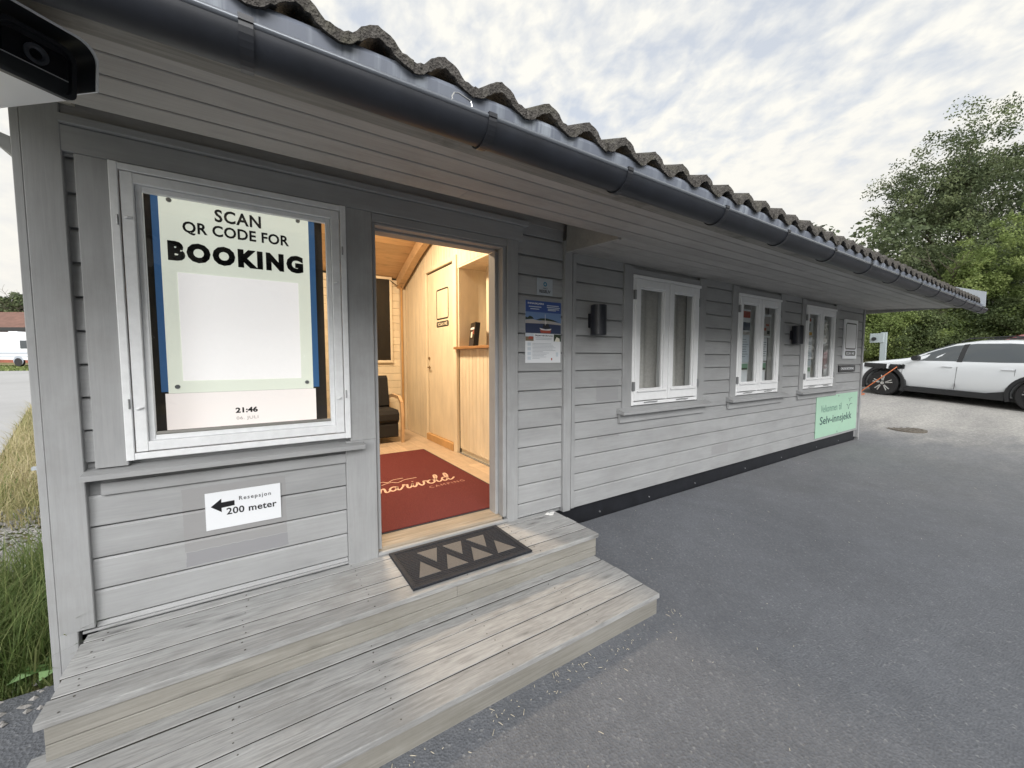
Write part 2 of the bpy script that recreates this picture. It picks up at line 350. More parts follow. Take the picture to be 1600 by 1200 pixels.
def mesh(name, mb, mats, smooth=False, centre=True):
    vv = np.array(mb.v, float); c = (vv.min(0) + vv.max(0)) / 2 if centre else np.zeros(3)
    me = bpy.data.meshes.new(name); me.from_pydata((vv - c).tolist(), [], mb.f)
    for mm in (mats if isinstance(mats, (list, tuple)) else [mats]): me.materials.append(M[mm])
    if len(set(mb.mi)) > 1: me.polygons.foreach_set('material_index', mb.mi)
    bm = bmesh.new(); bm.from_mesh(me); bmesh.ops.recalc_face_normals(bm, faces=bm.faces); bm.to_mesh(me); bm.free()
    if smooth: me.shade_smooth() if smooth is True else me.shade_auto(smooth) if hasattr(me, 'shade_auto') else me.shade_smooth()
    return me, Vector(c)
def part(name, mb, mats, parent=None, smooth=False, kind=None):
    me, c = mesh(name, mb, mats, smooth)
    o = bpy.data.objects.new(name, me); col.objects.link(o)
    off = WO[parent.name] if parent else Vector((0, 0, 0))
    o.location = c - off; o.parent = parent; WO[o.name] = off + (c - off)
    if kind: o['kind'] = kind
    if smooth is True:
        try:
            bm = bmesh.new(); bm.from_mesh(me)
            for e_ in bm.edges:
                if len(e_.link_faces) == 2 and e_.calc_face_angle(0) > R(38): e_.smooth = False
            bm.to_mesh(me); bm.free()
        except Exception: pass
    return o
def thing(name, mb, mats, label, cat, group=None, smooth=False):
    return tag(part(name, mb, mats, None, smooth), label, cat, group)
def struct(name, mb, mats, smooth=False): return part(name, mb, mats, None, smooth, 'structure')
def dup(o, loc, parent=None, rot=None):
    c = o.copy(); col.objects.link(c); c.location = loc; c.parent = parent
    if rot is not None: c.rotation_euler = rot
    return c
def copy_tree(o, parent=None):
    c = o.copy(); col.objects.link(c); c.parent = parent
    for ch in o.children: copy_tree(ch, c)
    return c

def textverts(body, w_, h_=None, bold=0., shear=0., space=1.0):
    """lettering as a flat mesh scaled to w_ by h_, lower left corner at 0,0"""
    cu = bpy.data.curves.new('lettering', 'FONT'); cu.body = body; cu.size = 1; cu.offset = bold; cu.shear = shear; cu.space_character = space; cu.resolution_u = 3
    o = bpy.data.objects.new('lettering', cu); col.objects.link(o)
    dg = bpy.context.evaluated_depsgraph_get(); me = bpy.data.meshes.new_from_object(o.evaluated_get(dg))
    v = np.array([q.co[:] for q in me.vertices]); f = [tuple(q.vertices) for q in me.polygons]
    bpy.data.objects.remove(o); bpy.data.meshes.remove(me)
    v -= v.min(0); W, H_ = v[:, 0].max(), v[:, 1].max(); sx_ = w_ / W; sy_ = h_ / H_ if h_ else sx_
    v[:, 0] *= sx_; v[:, 1] *= sy_
    return v, f
def wall_text(name, body, x0, z0, w_, h_, y, mat, parent, bold=.02, rot=0, space=1.0, on='y', shear=0):
    """on 'y': reads left to right along +X facing -Y.  on 'x': reads along -Y facing -X"""
    v, f = textverts(body, w_, h_, bold, shear, space); mb = MB(); ca, sa = math.cos(rot), math.sin(rot)
    pts = []
    for q in v:
        u, t_ = q[0] * ca - q[1] * sa, q[0] * sa + q[1] * ca
        pts.append((x0 + u, y, z0 + t_) if on == 'y' else (y, x0 - u, z0 + t_))
    mb.add(pts, f); return part(name, mb, mat, parent)
def plate(mb, x0, x1, z0, z1, y, on='y'):
    """a flat print, lying on a face that looks towards -Y (or -X)"""
    if on == 'y': return mb.quad((x0, y, z0), (x1, y, z0), (x1, y, z1), (x0, y, z1))
    return mb.quad((y, x0, z0), (y, x1, z0), (y, x1, z1), (y, x0, z1))

# ------------------------------------------------------------------ terrain
def sm(t): t = np.clip(t, 0, 1); return t * t * (3 - 2 * t)
def gz(x, y):
    x = np.asarray(x, float); y = np.asarray(y, float)
    s = .018 + .037 * sm((x - 6) / 4)
    yn = np.clip(y, -5, 0) * .068; yp = np.where(x > 6, np.clip(y, 0, 14), np.clip(y, 0, 70)) * s
    xr = .05 * np.clip(x - 9.0, 0, 24)
    near = .018 * np.clip((x - 7.5) / 1.5, 0, 1)
    yr = np.clip(-y - 1.3, 0, 5) * .06 * sm((x - 3) / 6)          # stays level further out to the east
    return .085 - near + yn + yp + xr + yr
def sheet(x0, x1, y0, y1, step, off, fx=None):
    xs = np.arange(x0, x1 + step * .5, step); ys = np.arange(y0, y1 + step * .5, step)
    X, Y = np.meshgrid(xs, ys); Z = gz(X, Y) + off; n = len(xs); mb = MB()
    v = np.stack([X, Y, Z], -1).reshape(-1, 3).tolist(); f = []
    for j in range(len(ys) - 1):
        for i in range(n - 1): f.append((j * n + i, j * n + i + 1, (j + 1) * n + i + 1, (j + 1) * n + i))
    mb.add(v, f); return mb
# one wide sheet of ground to the horizon, denser near the cabin
xs = sorted(set([-600, -300, -150, -90, -60] + list(np.arange(-40, 48, 1.0)) + [60, 90, 150, 300, 600]))
ys = sorted(set([-600, -300, -150, -80, -40] + list(np.arange(-30, 76, 1.0)) + [100, 150, 300, 600]))
X, Y = np.meshgrid(xs, ys); Z = gz(X, Y) - .03; n = len(xs); mb = MB()
mb.add(np.stack([X, Y, Z], -1).reshape(-1, 3).tolist(), [(j * n + i, j * n + i + 1, (j + 1) * n + i + 1, (j + 1) * n + i) for j in range(len(ys) - 1) for i in range(n - 1)])
struct('ground', mb, 'soil', True)
struct('asphalt_yard', sheet(-6, 24, -14, 0, .5, -.004), 'asphalt', True)
struct('gravel_yard', sheet(9.0, 24, 0, 12, .5, -.004), 'asphalt', True)
def poly_sheet(name, left, right, nseg, nw, mat):
    mb = MB(); v = []; L = np.array(left, float); Rr = np.array(right, float)
    t = np.linspace(0, len(L) - 1, nseg + 1)
    for q in t:
        i = min(int(q), len(L) - 2); fr = q - i; a = L[i] * (1 - fr) + L[i + 1] * fr; c_ = Rr[i] * (1 - fr) + Rr[i + 1] * fr
        for k in range(nw + 1):
            p_ = a * (1 - k / nw) + c_ * k / nw; v.append((p_[0], p_[1], float(gz(*p_)) - .008))
    mb.add(v, [(j * (nw + 1) + k, j * (nw + 1) + k + 1, (j + 1) * (nw + 1) + k + 1, (j + 1) * (nw + 1) + k) for j in range(nseg) for k in range(nw)])
    return struct(name, mb, mat, True)
poly_sheet('road', [(-30, 5), (-30, 12), (-32, 22), (-34, 37)], [(-2.9, 5.5), (-4.75, 12.2), (-6.8, 22), (-9.5, 36)], 36, 20, 'road_grey')

# ------------------------------------------------------------------ the cabin
cab = empty('reception_cabin', (4.2, 0, 0), 'long grey wooden reception cabin with tiled roof, black gutter and an open lit doorway', 'building')
SP = .1475
def siding(x0, x1, z0, z1, slip=0.):
    mb = MB(); e1 = random.uniform(-.0015, .0015)
    mb.prism([(0, z0 + .005), (-.026 + e1, z0 + .005), (-.0275 + e1, z0 + .008), (-.0235 + e1, z1 - .014), (-.018, z1 - .004), (0, z1 - .004)], 'x', x0, x1)
    return part('siding_board', mb, 'painted_wood', cab)
WINS = [(2.945, 4.005), (4.80, 5.875), (6.66, 7.76)]; WZ0, WZ1 = 1.085, 2.295
# core walls behind the boards (with the openings)
mb = MB()
def core(x0, x1, z0, z1): mb.box(x0, x1, 0.0, .12, z0, z1)
ops = [(-.50, .455, 1.07, 2.385), (.61, 1.56, .20, 2.345)] + [(a, b_, WZ0, WZ1) for a, b_ in WINS]
xc = -.755
for (a, b_, z0, z1) in ops:
    core(xc, a, .25, 2.66); core(a, b_, .25, z0) if z0 > .3 else None; core(a, b_, z1, 2.66); xc = b_
core(xc, 9.08, .25, 2.66)
part('front_wall', mb, 'painted_wood', cab)
def gable(x0, x1): return MB().prism([(0, .12), (4.1, .12), (4.1, 2.72), (2.05, 3.50), (0, 2.66)], 'x', x0, x1)
part('gable_wall', gable(-.757, -.65), 'painted_wood', cab); part('gable_wall', gable(9.0, 9.08), 'painted_wood', cab)
mb = MB(); mb.box(-.65, 9.0, 4.0, 4.1, .12, 2.75); part('rear_wall', mb, 'cream_panel', cab)
mb = MB(); mb.box(-.70, 9.06, .012, .12, -.4, .25); part('foundation', mb, 'black_foundation', cab)
mb = MB()
for x in (2.6, 3.3, 4.1, 5.2, 6.2, 7.4, 8.3): mb.cyl((x, .004, .13), .008, .009, 'y', 8)
part('foundation_screws', mb, 'hinge_metal', cab, kind='stuff')
# siding: left bay under the window, the strip between trims, right of the door, and the long bay
le = [.30] + [.33 + .1465 * k for k in range(0, 5)]
for k in range(len(le) - 1): siding(-.645, .43, le[k], le[k + 1])
for k in range(5, 15): siding(-.645, -.60, .33 + .1465 * k, .33 + .1465 * (k + 1)).location.y += .004
z = .246
k = 0
while z < 2.6:
    z1 = min(z + SP, 2.62)
    if z1 - z > .02: siding(1.665, 2.105, max(z, .285), z1) if z1 > .3 else None
    z = z1; k += 1
z = .246
while z < 2.38:
    z1 = min(z + SP, 2.43)
    hit = z1 > 1.04 and z < 2.33
    if not hit: siding(2.245, 9.035, z, z1)
    else:
        xc = 2.245
        for a, b_ in WINS: siding(xc, a - .02, z, z1); xc = b_ + .02
        siding(xc, 9.035, z, z1)
    z = z1
def board(name, x0, x1, y0, y1, z0, z1, mat='painted_wood_up', c=.003, ax=None, parent=cab):
    d = (x1 - x0, y1 - y0, z1 - z0); ax = ax or 'xyz'[d.index(max(d))]
    return part(name, MB().cbox(x0, x1, y0, y1, z0, z1, c, ax), mat, parent)
board('corner_board', -.757, -.645, -.050, -.0005, .32, 2.62)
board('corner_board', -.757, -.70, -.049, -.0015, .05, .3195)
board('corner_board', -.7855, -.7575, -.046, .10, .05, 2.66)
board('corner_board', 2.108, 2.188, -.052, -.0005, .25, 2.47); board('corner_board', 2.203, 2.243, -.040, -.0005, .255, 2.385)
board('corner_board', 9.037, 9.085, -.045, -.0005, .115, 2.39); board('corner_board', 9.087, 9.115, -.040, .10, .06, 2.37)
# trim round the big window and the doorway
board('window_trim', -.612, -.502, -.046, -.0005, 1.0405, 2.395)
board('window_trim', .46, .6075, -.046, -.0005, 1.0405, 2.395)
board('door_trim', .432, .606, -.048, -.0005, .275, 1.039)
board('door_trim', 1.565, 1.66, -.044, -.0005, .275, 2.395)
board('head_board', -.645, 1.70, -.047, -.0005, 2.3975, 2.505, 'painted_wood')
board('head_board', .6095, 1.5635, -.040, -.0005, 2.3455, 2.395, 'painted_wood')
board('cap_strip', -.645, 1.735, -.070, -.0005, 2.507, 2.542, 'painted_wood')
board('top_board', -.645, 2.105, -.030, -.0005, 2.545, 2.66, 'soffit_paint')
# door lining, stepped
board('door_frame', 1.532, 1.5635, -.03, .13, .33, 2.344); board('door_frame', 1.505, 1.531, .035, .13, .33, 2.315)
board('door_frame', .6105, .632, -.03, .13, .33, 2.344)
board('door_frame', .633, 1.5045, .0355, .129, 2.316, 2.3435, 'painted_wood'); board('door_frame', .633, 1.5315, -.029, .034, 2.330, 2.3445, 'painted_wood')
part('threshold', MB().prism([(-.022, .292), (-.022, .322), (-.014, .331), (.03, .338), (.145, .340), (.145, .292)], 'x', .612, 1.531), 'threshold_wood', cab)
board('sill_plate', .607, 1.563, -.048, -.024, .2915, .312, 'painted_wood', ax='x')
board('base_board', -.69, .431, -.036, -.0005, .2915, .304, 'painted_wood', ax='x'); board('base_board', 1.662, 2.10, -.036, -.0005, .2915, .3, 'painted_wood', ax='x')
# big window
wn_ = part('window', MB().box(-.499, .454, .0, .012, 1.071, 1.09).box(-.499, .454, .0, .012, 2.37, 2.384), 'white_weathered', cab)
def frame4(x0, x1, z0, z1, w_, y0, y1, mat, parent, name, wb=None):
    wb = wb or w_
    for q in ((x0, x0 + w_, z0, z1), (x1 - w_, x1, z0, z1)): board(name, q[0], q[1], y0, y1, q[2], q[3], mat, .003, 'z', parent)
    board(name, x0 + w_, x1 - w_, y0 + .0015, y1, z1 - w_, z1, mat, .003, 'x', parent); board(name, x0 + w_, x1 - w_, y0 + .0015, y1, z0, z0 + wb, mat, .003, 'x', parent)
frame4(-.508, .462, 1.062, 2.394, .030, -.056, -.001, 'white_weathered', wn_, 'frame')
frame4(-.474, .428, 1.098, 2.360, .044, -.050, -.0, 'white_weathered', wn_, 'sash')
frame4(-.4295, .3835, 1.1425, 2.3155, .024, -.030, -.0, 'white_weathered', wn_, 'glazing_bead')
part('pane', plate(MB(), -.4125, .367, 1.160, 2.298, -.0105), 'pane_glass', wn_)
board('lower_ledge', -.404, .358, -.028, -.0125, 1.167, 1.182, 'weathered_board', parent=wn_)
mb = MB()
for zz_ in (1.30, 2.12): mb.tube([(-.486, -.058, zz_), (-.486, -.058, zz_ + .045)], .004, 6); mb.tube([(.440, -.058, zz_), (.440, -.058, zz_ + .045)], .004, 6)
part('hinge', mb, 'hinge_metal', wn_)
mb = MB()
for q in ((-.452, 2.16), (.404, 1.96), (-.452, 1.30), (.404, 1.30)): mb.tube([(q[0] - .012, -.052, q[1] - .004), (q[0], -.060, q[1]), (q[0] + .012, -.052, q[1] + .004)], .0045, 6)
part('catch', mb, 'white_weathered', wn_)
mb = MB(); mb.prism([(-.0005, 1.0385), (-.105, 1.022), (-.105, .998), (-.0005, .998)], 'x', -.648, .53)
part('window_sill', mb, 'painted_wood', cab)
board('sill_apron', -.60, .431, -.040, -.0285, .912, .968, 'painted_wood')

# three casement windows of the long bay
def casement(x0, x1):
    wo = part('window', MB().box(x0 - .001, x0 + .0, 0, .10, WZ0, WZ1).box(x1, x1 + .001, 0, .10, WZ0, WZ1), 'white_paint', cab)
    frame4(x0, x1, WZ0, WZ1, .032, -.040, .09, 'white_paint', wo, 'frame')
    board('frame', (x0 + x1) / 2 - .011, (x0 + x1) / 2 + .011, -.030, .08, WZ0 + .033, WZ1 - .033, 'white_paint', .003, 'z', wo)
    board('frame_cap', x0 - .008, x1 + .008, -.052, -.0405, WZ1 - .022, WZ1 + .006, 'white_paint', parent=wo)
    mid = (x0 + x1) / 2
    for a, b_ in ((x0 + .026, mid - .005), (mid + .005, x1 - .026)):
        frame4(a, b_, WZ0 + .045, WZ1 - .03, .070, -.052, -.006, 'white_paint', wo, 'sash', .10)
        frame4(a + .071, b_ - .071, WZ0 + .146, WZ1 - .101, .012, -.036, -.008, 'white_paint', wo, 'glazing_bead')
        part('pane', plate(MB(), a + .070, b_ - .070, WZ0 + .145, WZ1 - .100, -.018), 'pane_glass', wo)
        mb = MB()                       # drip cap over the bottom rail and its stay
        mb.prism([(-.0525, WZ0 + .150), (-.068, WZ0 + .135), (-.068, WZ0 + .129), (-.0525, WZ0 + .133)], 'x', a + .03, b_ - .03)
        part('drip_cap', mb, 'white_paint', wo)
        c_ = (a + b_) / 2
        part('stay', MB().tube([(c_ - .1, -.046, WZ0 + .020), (c_ - .02, -.056, WZ0 + .028), (c_ + .06, -.052, WZ0 + .022), (c_ + .1, -.046, WZ0 + .024)], .0045, 6), 'hinge_metal', wo)
    for xx in (x0 + .012, x1 - .012):
        for zz_ in (WZ0 + .14, WZ1 - .22): part('hinge', MB().box(xx - .012, xx + .012, -.060, -.0405, zz_, zz_ + .085), 'hinge_metal', wo)
    board('window_trim', x0 - .125, x0 - .003, -.042, -.0005, 1.03, 2.375); board('window_trim', x1 + .003, x1 + .125, -.042, -.0005, 1.03, 2.375)
    board('window_trim', x0 - .002, x1 + .002, -.036, -.0005, WZ1 + .008, 2.36, 'painted_wood')
    part('window_sill', MB().prism([(-.0005, 1.078), (-.040, 1.072), (-.118, 1.040), (-.118, 1.018), (-.0005, 1.024)], 'x', x0 - .185, x1 + .175), 'painted_wood', cab)
    board('sill_apron', x0 - .165, x1 + .135, -.052, -.0285, .935, 1.016, 'painted_wood')
    return wo
w1, w2, w3 = [casement(*q) for q in WINS]

# eave: soffit boards, raised recess over the entrance, fascia, gutter, flashing, tiles
def sz(y): return 2.243 + .06 * (y + 2.5)
SL = 9.215
def soffit(x0, x1, y0, y1, mat='soffit_paint', name='soffit_board'):
    mb = MB(); th = .02; c = .0025; j = random.uniform(-.0012, .0012)
    mb.prism([(y0 + .003, sz(y0) + th), (y0 + .003, sz(y0) + c + j), (y0 + .007, sz(y0) + j), (y1 - .007, sz(y1) + j), (y1 - .003, sz(y1) + c + j), (y1 - .003, sz(y1) + th)], 'x', x0, x1)
    return part(name, mb, mat, cab)
ye = [-1.0885, -.999, -.866, -.732, -.597]
for i in range(4):
    jx = [-.62, SL]
    if i == 3: jx = [-.62, .905, 5.6, SL]
    if i == 1: jx = [-.62, 4.3, SL]
    for a, b_ in zip(jx[:-1], jx[1:]): soffit(a + .0008, b_ - .0008, ye[i], ye[i + 1])
yr_ = [-.597, -.463, -.33, -.197, -.064, -.001]
for i in range(5):
    for a, b_ in (((2.152, 5.0 + i * .7), (5.0 + i * .7, SL)) if i % 2 else ((2.152, SL),)): soffit(a + .0008, b_ - .0008, yr_[i], yr_[i + 1])
board('end_plate', 2.118, 2.150, -.5965, -.0535, sz(-.3) - .012, 2.60, 'soffit_paint', ax='y').rotation_euler = (R(3.4), 0, 0)
part('recess_ceiling', MB().prism([(-.62, 2.50), (-.001, 2.665), (-.001, 2.68), (-.62, 2.515)], 'x', -.60, 2.117), 'soffit_paint', cab)
part('recess_board', MB().box(-.62, 2.15, -.597, -.58, sz(-.597) + .021, 2.52), 'soffit_paint', cab)
for i in range(5):
    a = -1.09 + i * .22; f_ = lambda y: 2.60 + .225 * y
    part('gable_soffit_board', MB().prism([(a, f_(a)), (a + .217, f_(a + .217)), (a + .217, f_(a + .217) + .02), (a, f_(a) + .02)], 'x', -1.18, -.6005), 'board_end', cab)
board('fascia', -1.15, 9.40, -1.232, -1.205, 2.315, 2.42, 'weathered_board'); board('fascia', -1.15, 9.25, -1.204, -1.0945, 2.3135, 2.336, 'weathered_board')
board('rafter_end', 9.2155, 9.25, -1.09, -.001, 2.325, 2.50, 'soffit_paint', ax='y')
GY, GZ, GR = -1.322, 2.287, .060
def arc(y, z, r, a0, a1, n): return [(y + r * math.cos(a0 + (a1 - a0) * i / n), z + r * math.sin(a0 + (a1 - a0) * i / n)) for i in range(n + 1)]
prof = arc(GY, GZ, GR, math.pi, 2 * math.pi, 14) + arc(GY, GZ, GR - .004, 2 * math.pi, math.pi, 14)
gut = part('gutter', MB().prism(prof, 'x', -1.2, 9.52), 'gutter_metal', cab, True)
part('gutter_bead', MB().tube([(-1.2, GY - GR + .003, GZ + .004), (9.52, GY - GR + .003, GZ + .004)], .0085, 12), 'gutter_bead', gut, True)
part('gutter_end', MB().prism(arc(GY, GZ, GR + .001, math.pi, 2 * math.pi, 14), 'x', 9.521, 9.524), 'gutter_metal', gut)
CL = [.01, .655, 1.30, 2.03, 2.72, 3.45, 4.2, 4.95, 5.7, 6.45, 7.2, 7.9, 8.5, 9.1]
cl0 = None
for x in [-.68] + CL:
    if cl0 is None:
        mb = MB(); mb.prism(arc(GY, GZ, GR + .006, math.pi * .98, 1.9 * math.pi, 14) + arc(GY, GZ, GR + .001, 1.9 * math.pi, math.pi * .98, 14), 'x', x - .014, x + .014)
        mb.box(x - .015, x + .015, GY - GR - .009, GY - GR + .012, GZ + .001, GZ + .014); cl0 = part('gutter_clip', mb, 'clip_metal', gut)
        cl0x = x
    else: dup(cl0, cl0.location + Vector((x - cl0x, 0, 0)), gut)
part('wire_hook', MB().tube([(.524, -1.372, 2.292), (.521, -1.375, 2.312), (.528, -1.375, 2.324), (.542, -1.375, 2.328), (.584, -1.375, 2.318), (.588, -1.375, 2.303), (.584, -1.375, 2.297), (.598, -1.375, 2.294)], .0022, 6), 'chrome', gut)
part('eave_flashing', MB().prism([(-1.300, 2.255), (-1.325, 2.30), (-1.338, 2.362), (-1.330, 2.378), (-1.18, 2.425), (-1.18, 2.421), (-1.326, 2.374), (-1.334, 2.362), (-1.321, 2.30), (-1.296, 2.255)], 'x', -1.2, 9.45), 'flashing', cab)
# tiles
PW = .1985; TY = -1.352; SLP = math.tan(R(20))
def wave(u):   # one roll of the tile, u in 0..1
    u = u % 1; u = u + .02 * math.sin(2 * math.pi * u); return .049 * (0.5 - .5 * math.cos(2 * math.pi * u)) ** 1.35
def tile_mesh(ln=.37, th=.031, nu=18, nv=3):
    mb = MB(); v = []; rnd = random.Random(3)
    for sgn in (0, 1):
        for j in range(nv + 1):
            for i in range(nu + 1):
                u = i / nu; y = ln * j / nv; jt = (rnd.uniform(-.003, .003) if 0 < i < nu else 0)
                v.append((PW * (u - .5) * 1.0, y + (rnd.uniform(-.003, .003) if j == 0 else 0), wave(u) + y * SLP - (th if sgn == 0 else 0) + jt))
    N = nu + 1; T = N * (nv + 1); f = []
    for j in range(nv):
        for i in range(nu):
            a = j * N + i; f.append((a, a + N, a + N + 1, a + 1)); f.append((T + a, T + a + 1, T + a + N + 1, T + a + N))
    for i in range(nu): f.append((i, i + 1, T + i + 1, T + i)); q = nv * N; f.append((q + i + 1, q + i, T + q + i, T + q + i + 1))
    for j in range(nv): a = j * N; f.append((a, T + a, T + a + N, a + N)); a += nu; f.append((a, a + N, T + a + N, T + a))
    mb.add(v, f); return mb
me, _ = mesh('roof_tile', tile_mesh(), 'roof_tile', centre=False)
nt_ = int((9.44 + 1.18) / PW); x00 = .313 - PW * round((.313 + 1.18) / PW)
for r_ in range(2):
    for i in range(nt_):
        o = bpy.data.objects.new('roof_tile', me); col.objects.link(o); o.parent = cab
        y_ = TY + r_ * .33
        o.location = Vector((x00 + i * PW, y_ + random.uniform(-.004, .004), 2.383 + (y_ - TY) * SLP + r_ * .014 + random.uniform(-.0015, .0015))) - WO[cab.name]
        o.rotation_euler = (random.uniform(-.006, .006), random.uniform(-.008, .008), random.uniform(-.012, .012))
xr_ = np.linspace(-1.2, 9.44, 54 * 8); yy_ = [TY + .62, 2.0, 5.35]; zz_ = [2.383 + .62 * SLP + .01, 2.383 + (2 - TY) * SLP, 2.383]
mb = MB(); v = []
for y_, z_ in zip(yy_, zz_):
    for x in xr_: v.append((x, y_, z_ + wave(((x - .313) / PW + .5) % 1)))
N = len(xr_); mb.add(v, [(j * N + i, j * N + i + 1, (j + 1) * N + i + 1, (j + 1) * N + i) for j in range(2) for i in range(N - 1)])
part('roof_surface', mb, 'roof_tile', cab)
mb = MB()
for i in range(24): x = -1.2 + i * .445; mb.prism([(1.86, zz_[1] + .0), (1.93, zz_[1] + .085), (2.07, zz_[1] + .085), (2.14, zz_[1])], 'x', x, x + .44)
part('ridge_tiles', mb, 'roof_tile', cab)
mb = MB(); mb.prism([(-1.36, 2.33), (2.0, 2.33 + 3.36 * SLP), (5.3, 2.33), (5.3, 2.56), (2.0, 2.60 + 3.36 * SLP), (-1.36, 2.555)], 'x', 9.455, 9.51)
part('verge_flashing', mb, 'sign_grey', cab)
mb = MB(); mb.prism([(-1.15, 2.50), (2.0, 2.42 + 3.1 * SLP), (5.2, 2.42), (5.2, 2.44), (2.0, 2.44 + 3.1 * SLP), (-1.15, 2.52)], 'x', -1.18, 9.30)
part('roof_deck', mb, 'riser_wood', cab)

# ------------------------------------------------------------------ inside the cabin
mb = MB(); mb.box(-.65, 9.0, .1205, 4.0, .20, .328); part('subfloor', mb, 'riser_wood', cab)
y_ = .146; k = 0
xx = .0
for i in range(17):
    for j, (a, b_) in enumerate(((.146, 1.4), (1.4, 2.8), (2.8, 3.99))):
        sh = (.35 if i % 2 else 0) * (1 if j else 0); sh2 = (.35 if i % 2 else 0) * (0 if j == 2 else 1)
        part('floorboard', MB().box(-.62 + i * .161, -.62 + (i + 1) * .161 - .0012, a + sh, b_ + sh2 - .0012, .3285, .340), 'oak_floor', cab)
part('back_room_floor', MB().box(2.13, 9.0, .13, 4.0, .3285, .338), 'riser_wood', cab)
# ceiling boards follow the roof pitch, run along the building
def cz(y): return 2.83 + (4.0 - y) * .36 if y > 2 else 2.83 + 2 * .36 - (2 - y) * .36
for i in range(32):
    a = .13 + i * .121; b_ = min(a + .121, 3.999)
    if (a - 2) * (b_ - 2) < 0: b_ = 2.0
    part('ceiling_board', MB().prism([(a, cz(a)), (b_ - .003, cz(b_ - .003)), (b_ - .003, cz(b_) + .014), (a, cz(a) + .014)], 'x', -.65, 9.0), 'pine_ceiling', cab)
    if i >= 31: break
# partition on the right: upright boards, door, counter hatch
PX = 2.12
def pboard(y0, y1, z0, z1, x=PX, name='partition_board', mat='cream_panel'):
    mb = MB(); mb.prism([(x + .018, y0), (x + .003, y0), (x, y0 + .004), (x, y1 - .009), (x + .006, y1 - .002), (x + .018, y1 - .002)], 'z', z0, z1); return part(name, mb, mat, cab)
pw = .088
y = 3.10
while y < 3.99: pboard(y, min(y + pw, 3.99), .34, min(cz(y), cz(min(y + pw, 3.99))) + .0); y += pw
y = .13
while y < 3.10:
    y1 = min(y + pw, 3.10); top = min(cz(y), cz(y1)); z0 = 2.80 if y > 1.98 else 2.66
    if y < 1.97: z0 = 2.66
    pboard(y, y1, z0, top); y = y1
y = .13
while y < 1.97: y1 = min(y + pw, 1.975); pboard(y, y1, .40, 1.64, PX + .02); y = y1
part('partition_core', MB().box(PX + .04, PX + .08, .13, 1.975, .34, 1.63).box(PX + .02, PX + .08, 3.03, 3.99, .34, 2.805).prism([(.13, 2.81), (3.99, 2.81), (3.99, 2.83), (2.0, 3.54), (.13, 2.87)], 'x', PX + .02, PX + .08), 'cream_panel', cab)
board('skirting', PX + .05, PX + .065, .13, 1.975, .34, .398, 'riser_wood', ax='y')
dr = part('inner_door', MB().cbox(PX + .012, PX + .05, 2.10, 2.985, .44, 2.725, .003, 'z'), 'cream_panel', cab)
part('door_handle', MB().cyl((PX - .02, 2.955, 1.40), .009, .035, 'x', 10).tube([(PX - .018, 2.955, 1.40), (PX - .022, 2.90, 1.398), (PX - .02, 2.85, 1.395)], .008, 8).cyl((PX + .003, 2.955, 1.40), .024, .008, 'x', 14), 'brass', dr, True)
part('door_lock', MB().cyl((PX - .002, 2.955, 1.53), .022, .013, 'x', 14), 'brass', dr, True)
board('door_casing', PX - .02, PX + .02, 3.0, 3.10, .34, 2.745, 'cream_panel'); board('door_casing', PX - .02, PX + .02, 1.98, 2.085, .34, 2.745, 'cream_panel')
board('door_casing', PX - .019, PX + .02, 1.98, 3.10, 2.746, 2.80, 'cream_panel', ax='y'); board('door_sill', PX - .03, PX + .06, 2.087, 2.998, .341, .435, 'pine_trim', ax='y')
board('counter_top', PX - .05, PX + .42, .14, 2.00, 1.642, 1.672, 'counter_wood', ax='y')
board('hatch_lining', PX, PX + .42, .14, 1.975, 2.632, 2.658, 'cream_panel', ax='y'); board('hatch_lining', PX + .005, PX + .40, 1.95, 1.975, 1.673, 2.631, 'cream_panel', ax='z')
board('hatch_post', PX + .25, PX + .33, 1.62, 1.70, 1.673, 2.63, 'cream_panel'); board('hatch_post', PX + .38, PX + .42, 1.05, 1.13, 1.673, 2.63, 'cream_panel')
part('inner_wall', MB().prism([(.13, .34), (3.99, .34), (3.99, 2.83), (2.0, 3.54), (.13, 2.87)], 'x', 2.78, 2.82), 'cream_panel', cab)
board('inner_shelf', 2.60, 2.779, .3, 3.0, 2.28, 2.30, 'cream_panel', ax='y'); board('inner_shelf', 2.60, 2.779, .3, 3.0, 2.36, 2.38, 'cream_panel', ax='y')
# rear wall lining boards and beam
z = .34; k = 0
while z < 2.8:
    z1 = min(z + .118, 2.80); part('lining_board', MB().cbox(-.64, 2.02, 3.972, 3.998, z, z1 - .003, .003, 'x'), 'cream_panel', cab); z = z1
board('corner_trim', 2.035, 2.065, 3.95, 3.971, .34, 2.80, 'pine_trim')
part('roof_beam', MB().prism([(4.0, 2.66), (4.0, 2.82), (3.55, 3.0), (3.1, 3.16), (2.45, 3.34), (2.45, 3.19), (3.1, 3.0)], 'x', 1.98, 2.075), 'pine_ceiling', cab)
part('ceiling_cable', MB().tube([(1.3, 3.94, 2.80), (1.72, 3.94, 2.81), (1.86, 3.93, 2.78), (1.96, 3.92, 2.71), (2.05, 3.92, 2.69)], .007, 6), 'plastic_dark', cab)
